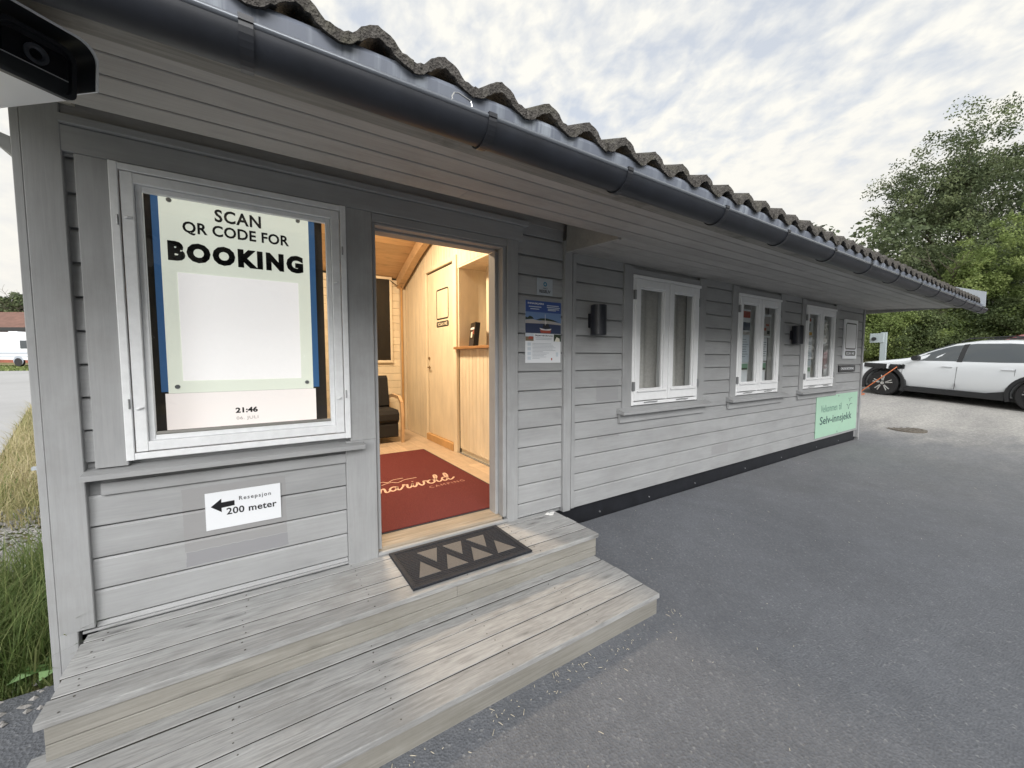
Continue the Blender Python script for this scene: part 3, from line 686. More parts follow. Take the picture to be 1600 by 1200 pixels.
# light fitting under the ridge, gives the warm light of the room
lf = empty('ceiling_lamp', (.9, 1.9, 3.45), 'warm ceiling lamp glowing above the room inside the open doorway', 'lamp')
part('lamp_body', MB().cyl((.9, 1.9, 3.43), .14, .04, 'z', 24), 'plastic_white', lf, True); part('lamp_shade', MB().cyl((.9, 1.9, 3.37), .12, .06, 'z', 24, .135), 'lamp_glow', lf, True)
def warm(loc, e_, size, colr=(1, .78, .54)):
    l = bpy.data.lights.new('ceiling_lamp_light', 'AREA'); l.energy = e_; l.size = size; l.shape = 'DISK'; l.color = colr
    o = bpy.data.objects.new('ceiling_lamp_light', l); col.objects.link(o); o.location = loc; return o
warm((.9, 1.9, 3.36), 28, .5)
lf2 = empty('ceiling_lamp', (2.5, 1.2, 2.62), 'small warm lamp above the counter hatch inside the cabin', 'lamp')
part('lamp_body', MB().cyl((2.62, .8, 2.60), .05, .03, 'z', 16), 'plastic_white', lf2, True)
warm((2.62, .8, 2.59), 2.4, .08)

# ------------------------------------------------------------------ steps
def steps(name, label, x0, x1, ys_, top, riser_z, risy, th=.028):
    st = empty(name, ((x0 + x1) / 2, (ys_[0] + ys_[-1]) / 2, riser_z[0]), label, 'steps')
    for i in range(len(ys_) - 1):
        a, b_ = ys_[i], ys_[i + 1]; d = random.uniform(-.0015, .0015); e0, e1 = random.uniform(-.006, .006), random.uniform(-.006, .006)
        mbp = MB().cbox(x0 + e0, x1 + e1, b_ + .003, a - .003, top - th + d, top + d, .0025, 'x')
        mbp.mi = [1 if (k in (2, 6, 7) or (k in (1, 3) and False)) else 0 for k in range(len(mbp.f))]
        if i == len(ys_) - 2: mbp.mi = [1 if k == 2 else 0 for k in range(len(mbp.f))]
        part('plank', mbp, ['deck_wood', 'gap_shade'], st)
    for (z0, z1, xs_) in riser_z[1:]:
        for a, b_ in zip(xs_[:-1], xs_[1:]): part('riser_board', MB().cbox(a + .001, b_ - .001, risy, risy + .024, z0, z1 - .002, .003, 'x'), 'riser_wood', st)
    part('end_board', MB().cbox(x0 + .02, x0 + .045, risy + .026, ys_[0] - .01, riser_z[1][0], top - th - .001, .003, 'y'), 'riser_wood', st)
    part('end_board', MB().cbox(x1 - .045, x1 - .02, risy + .026, ys_[0] - .01, riser_z[1][0], top - th - .001, .003, 'y'), 'riser_wood', st)
    mb = MB(); 
    for xj in np.arange(x0 + .06, x1, .53):
        for i in range(len(ys_) - 1):
            a, b_ = ys_[i], ys_[i + 1]
            for q in ((.25, .75) if abs(a - b_) > .07 else (.5,)):
                yq = a + (b_ - a) * q + random.uniform(-.006, .006); xq = xj + random.uniform(-.012, .012)
                mb.cyl((xq, yq, top - .002), .0036, .0036, 'z', 7)
    part('screw_heads', mb, 'screw_metal', st, kind='stuff')
    return st
up = steps('upper_step', 'upper weathered plank step against the cabin wall, under the black doormat', -.672, 2.0, [-.0375, -.105, -.222, -.339, -.448, -.566], .29, (.13, (.1925, .262, (-.655, .905 - .0, 1.985)), (.131, .1915, (-.655, 1.985))), -.552)
lo = steps('lower_step', 'lower and wider weathered plank step resting on the asphalt', -.70, 1.975, [-.50, -.618, -.736, -.854, -.972, -1.095, -1.118][:6] , .13, (-.02, (-.03, .101, (-.68, 1.96))), -1.082)
part('joist', MB().box(-.64, 1.95, -.49, -.06, .10, .125), 'riser_wood', up)

# ------------------------------------------------------------------ things on and around the steps
dm = empty('doormat', (1.05, -.29, .29), 'black rubber doormat with beige zigzag triangles, lying on the upper step', 'doormat')
X0, X1, Y0, Y1 = .663, 1.445, -.525, -.065
part('mat_base', MB().box(X0, X1, Y0, Y1, .2925, .298), 'rubber_black', dm)
mb = MB(); bw = .028
mb.cbox(X0, X1, Y0, Y0 + bw, .298, .305, .003, 'x'); mb.cbox(X0, X1, Y1 - bw, Y1, .298, .305, .003, 'x'); mb.cbox(X0, X0 + bw, Y0 + bw, Y1 - bw, .298, .305, .003, 'y'); mb.cbox(X1 - bw, X1, Y0 + bw, Y1 - bw, .298, .305, .003, 'y')
part('mat_border', mb, 'rubber_black', dm)
mb = MB()
for i in range(22): mb.box(X0 + .03, X1 - .03, Y0 + .034 + i * .0185, Y0 + .034 + i * .0185 + .006, .298, .3005)
part('mat_ribs', mb, 'rubber_black', dm, kind='stuff')
ya, yb, tw = -.435, -.155, .172
for i in range(4):
    xa = X0 + .132 + i * tw
    part('triangle_inlay', MB().prism([(xa - .066, ya), (xa + .066, ya), (xa, ya + .165)], 'z', .2985, .3035), 'mat_fibre', dm)
    if i < 3: part('triangle_inlay', MB().prism([(xa + tw / 2 - .066, yb), (xa + tw / 2 + .066, yb), (xa + tw / 2, yb - .165)], 'z', .2985, .3035), 'mat_fibre', dm)
rc = empty('entrance_carpet', (1.2, 1.2, .34), 'dark red carpet with cream script lettering on the floor inside the doorway', 'carpet')
part('carpet_pile', MB().cbox(.34, 1.80, .16, 2.38, .3415, .3495, .003, 'y'), 'red_carpet', rc)
part('carpet_edge', MB().box(.325, 1.815, .145, 2.395, .341, .3445), 'rubber_black', rc)
strokes = [[(0, .6), (.15, .9), (.26, .7), (.25, 0)], [(.25, .1), (.42, .8), (.6, .95), (.68, .7), (.66, 0)], [(.68, .1), (.85, .8), (1.05, .95), (1.13, .6), (1.15, .1), (1.35, .03), (1.62, .35)],
    [(2.18, .78), (1.85, .95), (1.55, .5), (1.75, .02), (2.05, .25), (2.25, .9), (2.2, .3), (2.35, 0), (2.62, .35)],
    [(2.6, .35), (2.78, .7), (2.85, 1.05), (3.0, .85), (3.18, .82), (3.1, .3), (3.25, 0), (3.52, .35)], [(3.52, .35), (3.68, .9), (3.6, .3), (3.75, 0), (4.0, .4), (4.15, .9), (4.25, .3), (4.42, 0), (4.65, .3), (4.75, .9), (5.05, .78)],
    [(5.45, .92), (5.12, .7), (5.1, .2), (5.4, 0), (5.7, .3), (5.66, .78), (5.45, .92), (5.85, .75)], [(5.85, .6), (6.2, 1.4), (6.18, 1.95), (5.98, 1.7), (5.93, .5), (6.1, 0), (6.42, .35)],
    [(6.98, .82), (6.65, .85), (6.48, .35), (6.72, 0), (7.02, .4), (7.27, 1.3), (7.18, 1.95), (7.0, 1.5), (7.08, .3), (7.3, 0), (7.75, .45)], [(3.74, 1.32), (3.8, 1.38)]]
def smooth_path(p, n=5):
    p = [Vector((*q, 0)) for q in p]; o = []
    for i in range(len(p) - 1):
        a, b_, c_, d_ = p[max(i - 1, 0)], p[i], p[i + 1], p[min(i + 2, len(p) - 1)]
        for k in range(n):
            t = k / n; o.append(.5 * ((2 * b_) + (-a + c_) * t + (2 * a - 5 * b_ + 4 * c_ - d_) * t * t + (-a + 3 * b_ - 3 * c_ + d_) * t ** 3))
    return o + [p[-1]]
def ribbon(mb, pts, hw, fn, zb):
    L = []; 
    for i, p_ in enumerate(pts):
        d = (pts[min(i + 1, len(pts) - 1)] - pts[max(i - 1, 0)]); d = d.normalized() if d.length else Vector((1, 0, 0)); nn = Vector((-d.y, d.x, 0)) * hw
        L.append((p_ + nn, p_ - nn))
    v = []
    for a, b_ in L: v += [(*fn(a), zb), (*fn(b_), zb)]
    mb.add(v, [(2 * i, 2 * i + 1, 2 * i + 3, 2 * i + 2) for i in range(len(L) - 1)])
def onmat(q, s=.105, x0=.805, y0=.935, rot=R(4)):
    u, t = q.x * s + q.y * s * .25, q.y * s * 1.12
    return (x0 + u * math.cos(rot) - t * math.sin(rot), y0 + u * math.sin(rot) + t * math.cos(rot))
mb = MB()
for i, s_ in enumerate(strokes): ribbon(mb, smooth_path(s_), .095, onmat, .3503 + i * .00012)
part('script_lettering', mb, 'carpet_print', rc)
mb = MB()
for (bx, by, bs) in ((1.0, 1.85, 1.6), (.4, 2.35, 1.3)):
    ribbon(mb, smooth_path([(bx, by), (bx + .55 * bs, by + .28), (bx + .95 * bs, by - .05), (bx + 1.4 * bs, by + .35), (bx + 2.1 * bs, by + .32)]), .045, onmat, .3510 + bx * .0001)
part('bird_emblem', mb, 'carpet_print', rc)
v, f_ = textverts('CAMPING', .36, .055, 0.0, space=1.35); mb = MB(); mb.add([(1.30 + q[0], .845 + q[1] + q[0] * .07, .3505) for q in v], f_); part('small_lettering', mb, 'carpet_print_dim', rc)
mb = MB(); pts = [(1.905, -.095, .2925)]
rr = [.03 * (1 + .35 * math.sin(3 * a)) for a in np.linspace(0, 2 * math.pi, 12, endpoint=False)]
mb.prism([(1.93 + 1.3 * r_ * math.cos(a), -.105 + .7 * r_ * math.sin(a)) for a, r_ in zip(np.linspace(0, 2 * math.pi, 12, endpoint=False), rr)], 'z', .2915, .297)
mb.prism([(1.905 + .012 * math.cos(a), -.10 + .01 * math.sin(a)) for a in np.linspace(0, 6.2, 8, endpoint=False)], 'z', .297, .304)
thing('paper_scrap', mb, 'bird_dropping', 'small white crumpled scrap at the right rear corner of the upper step', 'litter')

# ------------------------------------------------------------------ display screen behind the big window
ds = empty('display_screen', (-.03, .125, 1.1), 'upright digital screen behind the big window, pale green with SCAN QR CODE FOR BOOKING', 'screen')
SY = .1195
part('screen_housing', MB().box(-.43, .36, SY + .003, SY + .05, 1.13, 2.36), 'screen_body', ds)
def pl(name, x0, x1, z0, z1, d, mat): return part(name, MB().box(x0, x1, SY - d, SY - d + .0012, z0, z1), mat, ds)
pl('blue_border', -.400, .320, 1.36, 2.335, 0.0, 'screen_blue')
pl('green_panel', -.372, .288, 1.352, 2.330, .002, 'screen_green')
pl('white_panel', -.312, .226, 1.415, 1.965, .004, 'screen_white')
pl('pink_panel', -.385, .300, 1.165, 1.351, .004, 'screen_pink')
wall_text('lettering', 'SCAN', -.150, 2.243, .205, .066, SY - .006, 'screen_ink', ds, .028, R(0), 1.1)
wall_text('lettering', 'QR CODE FOR', -.283, 2.157, .470, .068, SY - .006, 'screen_ink', ds, .028, 0, 1.05)
wall_text('lettering', 'BOOKING', -.345, 2.020, .600, .100, SY - .006, 'screen_ink', ds, .07, 0, 1.25)
wall_text('lettering', '21:46', -.098, 1.232, .102, .030, SY - .0065, 'screen_ink', ds, .035)
wall_text('lettering', '06. JULI', -.095, 1.190, .100, .022, SY - .0065, 'screen_ink_soft', ds, 0, 0, 1.1)
for q in ((-.335, 1.385), (.255, 1.39), (-.33, 2.315), (.235, 2.318)):
    part('suction_cup', MB().cyl((q[0], SY - .012, q[1]), .011, .008, 'y', 12), 'hinge_metal', ds)

# ------------------------------------------------------------------ signs
def slab(x0, x1, z0, z1, y, th, mat, parent, name='sign_board'): return part(name, MB().cbox(x0, x1, y - th, y, z0, z1, .0008, 'x'), mat, parent)
s1 = empty('direction_sign', (-.07, -.03, .75), 'white sign with left arrow reading Resepsjon 200 meter, below the big window', 'sign')
slab(-.236, .092, .656, .848, -.0285, .004, 'sign_white', s1)
mb = MB(); mb.prism([(-.214, .776), (-.170, .812), (-.170, .792), (-.115, .794), (-.115, .768), (-.170, .764), (-.170, .742)], 'y', -.0335, -.0327); part('arrow', mb, 'sign_black', s1)
wall_text('lettering', 'Resepsjon', -.095, .784, .142, .027, -.0335, 'sign_black', s1, .008, 0, 1.25)
wall_text('lettering', '200 meter', -.150, .723, .222, .036, -.0335, 'sign_black', s1, .018, 0, 1.05)
s2 = empty('welcome_sign', (8.1, -.03, .6), 'pale green sign reading Velkommen til Selv-innsjekk at the far end of the wall', 'sign')
slab(7.19, 8.93, .29, .945, -.0295, .008, 'sign_green', s2)
wall_text('lettering', 'Velkommen', 7.36, .68, .66, .115, -.0383, 'sign_green_thin', s2, -.003, 0, 1.0)
wall_text('lettering', 'til', 8.09, .68, .115, .115, -.0383, 'sign_green_thin', s2, -.003, 0, 1.0)
wall_text('lettering', 'Selv-innsjekk', 7.34, .45, 1.35, .165, -.0383, 'sign_green_ink', s2, .012, 0, 1.0)
for bx, bz, bs in ((8.42, .70, 1.0), (8.50, .82, .65)):
    mb = MB(); pth = smooth_path([(bx, bz + .05 * bs), (bx + .07 * bs, bz + .03 * bs), (bx + .10 * bs, bz - .03 * bs), (bx + .16 * bs, bz + .04 * bs), (bx + .28 * bs, bz + .05 * bs)])
    v = []; 
    for i, p_ in enumerate(pth): h_ = .012 * bs * math.sin(math.pi * min(max(i / (len(pth) - 1), .06), .94)); v += [(p_.x, -.0383, p_.y - h_), (p_.x, -.0383, p_.y + h_)]
    mb.add(v, [(2 * i, 2 * i + 1, 2 * i + 3, 2 * i + 2) for i in range(len(pth) - 1)]); part('bird_emblem', mb, 'sign_green_ink', s2)
part('sign_screws', MB().cyl((8.06, -.042, .32), .012, .004, 'y', 8).cyl((8.06, -.042, .915), .012, .004, 'y', 8), 'hinge_metal', s2, kind='stuff')
s3 = empty('trade_sticker', (1.9, -.03, 2.08), 'small grey plaque with a blue ring reading NHO REISELIV, above the harbour poster', 'plaque')
slab(1.843, 1.997, 2.022, 2.152, -.0285, .003, 'sign_grey', s3)
mb = MB(); rg = 16
mb.add([(1.922 + r_ * math.cos(2 * math.pi * k / rg), -.0322, 2.108 + r_ * math.sin(2 * math.pi * k / rg)) for r_ in (.008, .018) for k in range(rg)], [(k, (k + 1) % rg, rg + (k + 1) % rg, rg + k) for k in range(rg)])
part('ring_logo', mb, 'ink_teal', s3)
wall_text('lettering', 'NHO', 1.902, 2.071, .042, .011, -.0322, 'sign_black', s3, .01); wall_text('lettering', 'REISELIV', 1.866, 2.040, .110, .024, -.0322, 'sign_black', s3, .03)
# harbour poster, flat print built in thin layers
hp = empty('harbour_poster', (1.92, -.03, 1.73), 'blue and white harbour trip poster with a boat photo, right of the doorway', 'poster')
PX0, PX1, PZ0, PZ1 = 1.735, 2.085, 1.495, 1.975; PY = -.0285
slab(PX0, PX1, PZ0, PZ1, PY, .0015, 'sign_white', hp, 'paper')
cnt = [0]
def pr(name, pts, mat, parent=hp, base=PY - .0017):
    cnt[0] += 1; return part(name, MB().add([(a, base - cnt[0] * .00012, b_) for a, b_ in pts], [tuple(range(len(pts)))]), mat, parent)
def rect(x0, x1, z0, z1): return [(x0, z0), (x1, z0), (x1, z1), (x0, z1)]
for nm, c_ in (('print_sky', (.17, .27, .48)), ('print_sea', (.045, .06, .12)), ('print_hill', (.035, .05, .03)), ('print_town', (.45, .42, .4)), ('print_hull', (.75, .72, .7)), ('print_red', (.4, .08, .05)), ('print_dark', (.03, .03, .035)), ('print_head', (.055, .10, .31)), ('print_brown', (.2, .15, .1)), ('print_pale', (.6, .66, .72)), ('print_orange', (.8, .45, .08)), ('print_green', (.2, .36, .25)), ('print_cream', (.75, .72, .62))): simple(nm, c_, .4)
pr('header_band', rect(PX0, PX1, 1.888, PZ1), 'print_head'); pr('photo_sky', rect(PX0, PX1, 1.80, 1.888), 'print_sky'); pr('photo_sea', rect(PX0, PX1, 1.725, 1.812), 'print_sea')
pr('photo_town', [(PX0, 1.800), (PX0, 1.825), (1.80, 1.832), (1.87, 1.822), (1.95, 1.835), (2.03, 1.818), (PX1, 1.81), (PX1, 1.797), (1.95, 1.802)], 'print_town')
pr('photo_hill', [(1.83, 1.828), (1.88, 1.842), (1.94, 1.845), (2.0, 1.836), (2.07, 1.818), (1.95, 1.826)], 'print_hill'); pr('photo_trees', [(PX0, 1.828), (PX0, 1.850), (1.755, 1.842), (1.775, 1.858), (1.80, 1.850), (1.815, 1.836)], 'print_hill')
pr('photo_cabin', [(1.90, 1.765), (1.905, 1.795), (1.93, 1.805), (1.96, 1.80), (1.975, 1.765)], 'print_dark'); pr('photo_mast', rect(1.923, 1.927, 1.79, 1.875), 'print_hull')
pr('photo_hull', [(1.868, 1.768), (1.885, 1.752), (1.97, 1.748), (1.99, 1.765), (1.93, 1.758)], 'print_hull'); pr('photo_keel', [(1.872, 1.755), (1.882, 1.730), (1.975, 1.728), (1.985, 1.752), (1.93, 1.748)], 'print_red')
pr('photo_sail', [(1.928, 1.80), (1.932, 1.83), (1.938, 1.80)], 'print_hull')
pr('left_photo', rect(PX0, 1.812, 1.665, 1.722), 'print_brown'); pr('left_photo_sky', rect(PX0, 1.812, 1.698, 1.722), 'print_pale'); pr('left_photo_roof', [(1.76, 1.68), (1.77, 1.70), (1.805, 1.70), (1.805, 1.68)], 'print_red')
pr('right_photo', rect(2.012, PX1, 1.665, 1.722), 'print_hill'); pr('right_photo_path', [(2.02, 1.665), (2.04, 1.70), (2.07, 1.69), (2.075, 1.665)], 'print_cream')
wall_text('lettering', 'INNASKJÆRS', PX0 + .020, 1.943, .155, .017, PY - .0042, 'sign_white', hp, .03)
wall_text('lettering', 'Skjærgårdsrute', 1.825, 1.700, .175, .015, PY - .0042, 'print_dark', hp, .02)
mb = MB()
for (a, b_, z_) in ((PX0 + .03, PX0 + .15, 1.925), (PX0 + .045, PX0 + .13, 1.908), (1.94, 2.06, 1.942), (1.94, 2.07, 1.928), (1.95, 2.065, 1.915), (1.95, 2.03, 1.905)): plate(mb, a, b_, z_, z_ + .006, PY - .0042)
part('header_lines', mb, 'print_pale', hp)
mb = MB()
for i in range(4): plate(mb, PX0 + .018, PX0 + .050, 1.628 - i * .036, 1.652 - i * .036, PY - .0042)
plate(mb, 2.035, 2.058, 1.545, 1.578, PY - .0042)
part('grey_squares', mb, 'print_pale', hp)
mb = MB(); rl = random.Random(5)
for i in range(12):
    x_ = PX0 + .065; z_ = 1.645 - i * .0105
    plate(mb, x_, x_ + rl.uniform(.10, .24) * (.6 if i > 7 else 1), z_, z_ + .0022, PY - .0042)
for z_ in (1.688, 1.677): plate(mb, 1.83, 1.99, z_, z_ + .003, PY - .0042)
part('text_lines', mb, 'ink_grey', hp)
pr('red_logo', rect(1.985, 1.997, 1.515, 1.533), 'print_red')
# plates beside the far window
s4 = empty('scan_plate', (8.45, -.03, 1.85), 'white plate with black rounded frame reading SCAN ME beside the far window', 'sign')
def rrect(x0, x1, z0, z1, r_, n=5):
    o = []
    for cx, cz_, a0 in ((x1 - r_, z1 - r_, 0), (x0 + r_, z1 - r_, 90), (x0 + r_, z0 + r_, 180), (x1 - r_, z0 + r_, 270)):
        for k in range(n + 1): a = R(a0 + 90 * k / n); o.append((cx + r_ * math.cos(a), cz_ + r_ * math.sin(a)))
    return o
def ringprint(mb, x0, x1, z0, z1, r_, wd, y, on='y'):
    A = rrect(x0, x1, z0, z1, r_); B = rrect(x0 + wd, x1 - wd, z0 + wd, z1 - wd, max(r_ - wd, .002)); n = len(A)
    P = lambda q: (q[0], y, q[1]) if on == 'y' else (y, q[0], q[1])
    mb.add([P(q) for q in A] + [P(q) for q in B], [(k, (k + 1) % n, n + (k + 1) % n, n + k) for k in range(n)])
QX0, QX1, QZ0, QZ1 = 8.13, 8.72, 1.525, 2.175
slab(QX0, QX1, QZ0, QZ1, -.0285, .022, 'sign_white', s4)
mb = MB(); ringprint(mb, QX0 + .05, QX1 - .05, 1.68, 2.12, .05, .02, -.0512); part('black_frame', mb, 'sign_black', s4)
mb = MB(); mb.add([(a, -.0512, b_) for a, b_ in rrect(QX0 + .06, QX1 - .06, 1.575, 1.655, .03)], [tuple(range(24))]); part('label_band', mb, 'sign_black', s4)
wall_text('lettering', 'SCAN ME', QX0 + .105, 1.592, .38, .045, -.0518, 'sign_white', s4, .03)
s5 = empty('booking_plate', (8.35, -.03, 1.36), 'narrow black plate with white letters ONLINE BOOKING under the SCAN ME plate', 'sign')
slab(8.0, 8.72, 1.305, 1.415, -.0285, .014, 'sign_black', s5)
wall_text('lettering', 'ONLINE BOOKING', 8.07, 1.34, .58, .042, -.0432, 'sign_white', s5, .02)
# sticker on the inner door
s6 = empty('door_sticker', (PX, 2.46, 2.2), 'white sticker with rounded black frame reading SCAN ME on the cream inner door', 'sign')
DX = PX + .0115
part('sticker_sheet', MB().add([(DX - .0006, a, b_) for a, b_ in rrect(2.27, 2.675, 2.055, 2.465, .04)], [tuple(range(24))]), 'cream_panel', s6)
mb = MB(); ringprint(mb, 2.27, 2.675, 2.055, 2.465, .04, .02, DX - .0012, 'x'); part('black_frame', mb, 'sign_black', s6)
mb = MB(); mb.add([(DX - .0012, a, b_) for a, b_ in rrect(2.27, 2.675, 1.955, 2.03, .025)], [tuple(range(24))]); part('label_band', mb, 'sign_black', s6)
wall_text('lettering', 'SCAN ME', 2.635, 1.970, .325, .046, DX - .0018, 'cream_panel', s6, .03, on='x')
# brochure on the counter
br = empty('brochure_stand', (2.3, 2.0, 1.67), 'small dark brochure box standing on the counter inside the hatch', 'brochure')
part('brochure_box', MB().box(0, .06, -.12, .12, 0, .29), 'tv_black', br)
br.location = (2.20, 1.78, 1.673); br.rotation_euler = (0, R(6), R(-14))
for c_ in br.children: c_.location = (.03, 0, .145)
def bpr(name, ya_, yb_, za, zb, mat, d=.0008): o = part(name, MB().box(-d, -d + .0004, ya_, yb_, za, zb), mat, br); o.location = (-d, (ya_ + yb_) / 2, (za + zb) / 2); return o
bpr('cover_title', -.09, .10, .205, .232, 'sign_white'); bpr('cover_picture', -.02, .06, .11, .18, 'print_cream'); bpr('cover_disc', -.085, -.035, .15, .195, 'print_red'); bpr('cover_ground', -.11, .11, .01, .085, 'print_dark', .0006)

# armchair and wall screen inside
ch = empty('armchair', (1.35, 3.3, .34), 'dark upholstered armchair with pale bentwood arms inside by the rear wall', 'chair')
def cush(x0, x1, y0, y1, z0, z1, c=.05, ax='x'): return MB().cbox(x0, x1, y0, y1, z0, z1, c, ax)
part('seat_cushion', cush(1.02, 1.68, 2.98, 3.62, .62, .80), 'dark_fabric', ch, True); o = part('back_cushion', cush(1.02, 1.68, 3.50, 3.66, .76, 1.27), 'dark_fabric', ch, True); o.rotation_euler = (R(-10), 0, 0)
part('seat_base', cush(1.03, 1.67, 3.0, 3.6, .42, .62, .02), 'dark_fabric', ch)
for xa in (.97, 1.70):
    pth = [(xa + .02, 2.98, .341), (xa + .02, 2.97, .70), (xa + .02, 3.0, .90), (xa + .02, 3.10, .97), (xa + .02, 3.4, .98), (xa + .02, 3.72, .93)]
    mb = MB()
    for a, b_ in zip(pth[:-1], pth[1:]): 
        d = (Vector(b_) - Vector(a)).normalized(); nrm = Vector((0, -d.z, d.y)) * .022
        A = Vector(a); B = Vector(b_) + d * .01
        mb.prism([((A + nrm).y, (A + nrm).z), ((B + nrm).y, (B + nrm).z), ((B - nrm).y, (B - nrm).z), ((A - nrm).y, (A - nrm).z)], 'x', xa, xa + .04)
    mb.box(xa, xa + .04, 3.66, 3.70, .341, .95); part('arm_frame', mb, 'armrest_wood', ch)
tv = empty('wall_screen', (1.5, 3.96, 2.1), 'tall dark screen in a pale frame on the rear wall inside', 'screen')
part('panel', MB().box(1.14, 1.85, 3.93, 3.955, 1.50, 2.79), 'tv_black', tv)
part('frame', MB().cbox(1.10, 1.14, 3.925, 3.97, 1.46, 2.83, .003, 'z').cbox(1.85, 1.89, 3.925, 3.97, 1.46, 2.83, .003, 'z').cbox(1.14, 1.85, 3.926, 3.97, 1.46, 1.50, .003, 'x').cbox(1.14, 1.85, 3.926, 3.97, 2.79, 2.83, .003, 'x'), 'cream_panel', tv)

# ------------------------------------------------------------------ wall lamps, surveillance camera
def wall_lamp(x, label):
    l = empty('wall_lamp', (x, -.05, 1.73), label, 'lamp', 'black wall lamps along the siding')
    mb = MB(); mb.cyl((x, -.105, 1.729), .0665, .245, 'z', 28); part('lamp_tube', mb, 'lamp_black', l, True)
    part('lamp_rim', MB().cyl((x, -.105, 1.9745), .060, .003, 'z', 28).cyl((x, -.105, 1.7255), .060, .003, 'z', 28), 'plastic_mid', l, True)
    part('bracket', MB().cbox(x - .045, x + .045, -.045, -.0275, 1.79, 1.91, .004, 'x').box(x - .035, x + .035, -.07, -.045, 1.80, 1.90), 'lamp_black', l)
    return l
wall_lamp(2.435, 'black cylinder wall lamp between the corner post and the nearest small window'); wall_lamp(6.245, 'black cylinder wall lamp beside the farthest small window')
cctv = empty('surveillance_camera', (-.36, -1.14, 2.28), 'white and black bullet camera under the eave at the top left corner', 'camera')
fwd = Vector((.62, -.76, -.12)).normalized(); rgt = Vector((-fwd.y, fwd.x, 0)).normalized() * 1; upv = rgt.cross(fwd) * -1
if upv.z < 0: upv = -upv
fc = Vector((-.385, -1.150, 2.197))
def loc3(l_, r_, u_): return fc + fwd * l_ + rgt * r_ + upv * u_
def rsec(l_, hw, hh, rad, cu=0, n=4, bot=True):
    o = []
    for cx, cz_, a0, rd in ((hw, hh, 0, rad), (-hw, hh, 90, rad), (-hw, -hh, 180, rad * .5), (hw, -hh, 270, rad * .5)):
        sx_, sz_ = (1 if cx > 0 else -1), (1 if cz_ > 0 else -1)
        for k in range(n + 1): a = R(a0 + 90 * k / n); o.append(loc3(l_, cx - sx_ * rd + rd * math.cos(a), cu + cz_ - sz_ * rd + rd * math.sin(a)))
    return o
def loft(mb, secs, cap=True):
    n = len(secs[0]); v = [q for s_ in secs for q in s_]; f = []
    for i in range(len(secs) - 1): f += [(i * n + k, i * n + (k + 1) % n, (i + 1) * n + (k + 1) % n, (i + 1) * n + k) for k in range(n)]
    if cap: f += [tuple(range(n))[::-1], tuple((len(secs) - 1) * n + k for k in range(n))]
    return mb.add(v, f)
part('camera_body', loft(MB(), [rsec(-.30, .066, .056, .03), rsec(-.012, .066, .056, .03)]), 'plastic_white', cctv, True)
part('face_ring', loft(MB(), [rsec(-.012, .0665, .0565, .03), rsec(.004, .0665, .0565, .03), rsec(.004, .058, .049, .026), rsec(-.004, .056, .047, .026)]), 'plastic_dark', cctv, True)
part('front_window', loft(MB(), [rsec(-.003, .050, .026, .008, .008), rsec(.002, .050, .026, .008, .008)]), 'lens_glass', cctv)
def ring3(l_, r_, cu, n=24): return [loc3(l_, r_ * math.cos(2 * math.pi * k / n), cu + r_ * math.sin(2 * math.pi * k / n)) for k in range(n)]
part('lens', loft(MB(), [ring3(.001, .020, .008), ring3(.006, .020, .008), ring3(.006, .014, .008), ring3(.002, .010, .008)]), 'plastic_mid', cctv, True)
part('window_frame_line', MB().tube([loc3(.003, -.052, -.018), loc3(.003, .052, -.018)], .0012, 5), 'hinge_metal', cctv)
# sun shield: an open shell over the top and the right side
osec = lambda l_, g_: [loc3(l_, r_, u_) for r_, u_ in [(.0665 + g_, -.022)] + [(.0665 + g_ - .036 + .036 * math.cos(a), .056 + g_ - .036 + .036 * math.sin(a)) for a in np.linspace(0, math.pi / 2, 7)] + [(-.0665 - g_ + .036 - .036 * math.sin(a), .056 + g_ - .036 + .036 * math.cos(a)) for a in np.linspace(0, math.pi / 2, 7)] + [(-.0665 - g_, -.022)]]
mb = MB()
O, I = [osec(l_, .022) for l_ in (-.30, .040)], [osec(l_, .0185) for l_ in (-.30, .040)]
n = len(O[0]); v = O[0] + O[1] + I[0] + I[1]
f = [(k, k + 1, n + k + 1, n + k) for k in range(n - 1)] + [(2 * n + k, 3 * n + k, 3 * n + k + 1, 2 * n + k + 1) for k in range(n - 1)] + [(n + k, n + k + 1, 3 * n + k + 1, 3 * n + k) for k in range(n - 1)] + [(0, n, 3 * n, 2 * n), (n - 1, 3 * n - 1, 4 * n - 1, 2 * n - 1)]
mb.add(v, f); part('sun_shield', mb, 'plastic_white', cctv, True)
mb = MB()
I2 = [osec(l_, .0180) for l_ in (-.30, .036)]; mb.add(I2[0] + I2[1], [(k, k + 1, n + k + 1, n + k) for k in range(n - 1)]); part('shield_lining', mb, 'plastic_dark', cctv, True)
part('mount_arm', MB().tube([loc3(-.24, 0, -.05), loc3(-.24, 0, -.09), loc3(-.34, 0, -.10), loc3(-.42, 0, .02), Vector((loc3(-.42, 0, 0).x, loc3(-.42, 0, 0).y, sz(loc3(-.42, 0, 0).y) + .002))], .018, 10), 'plastic_white', cctv, True)

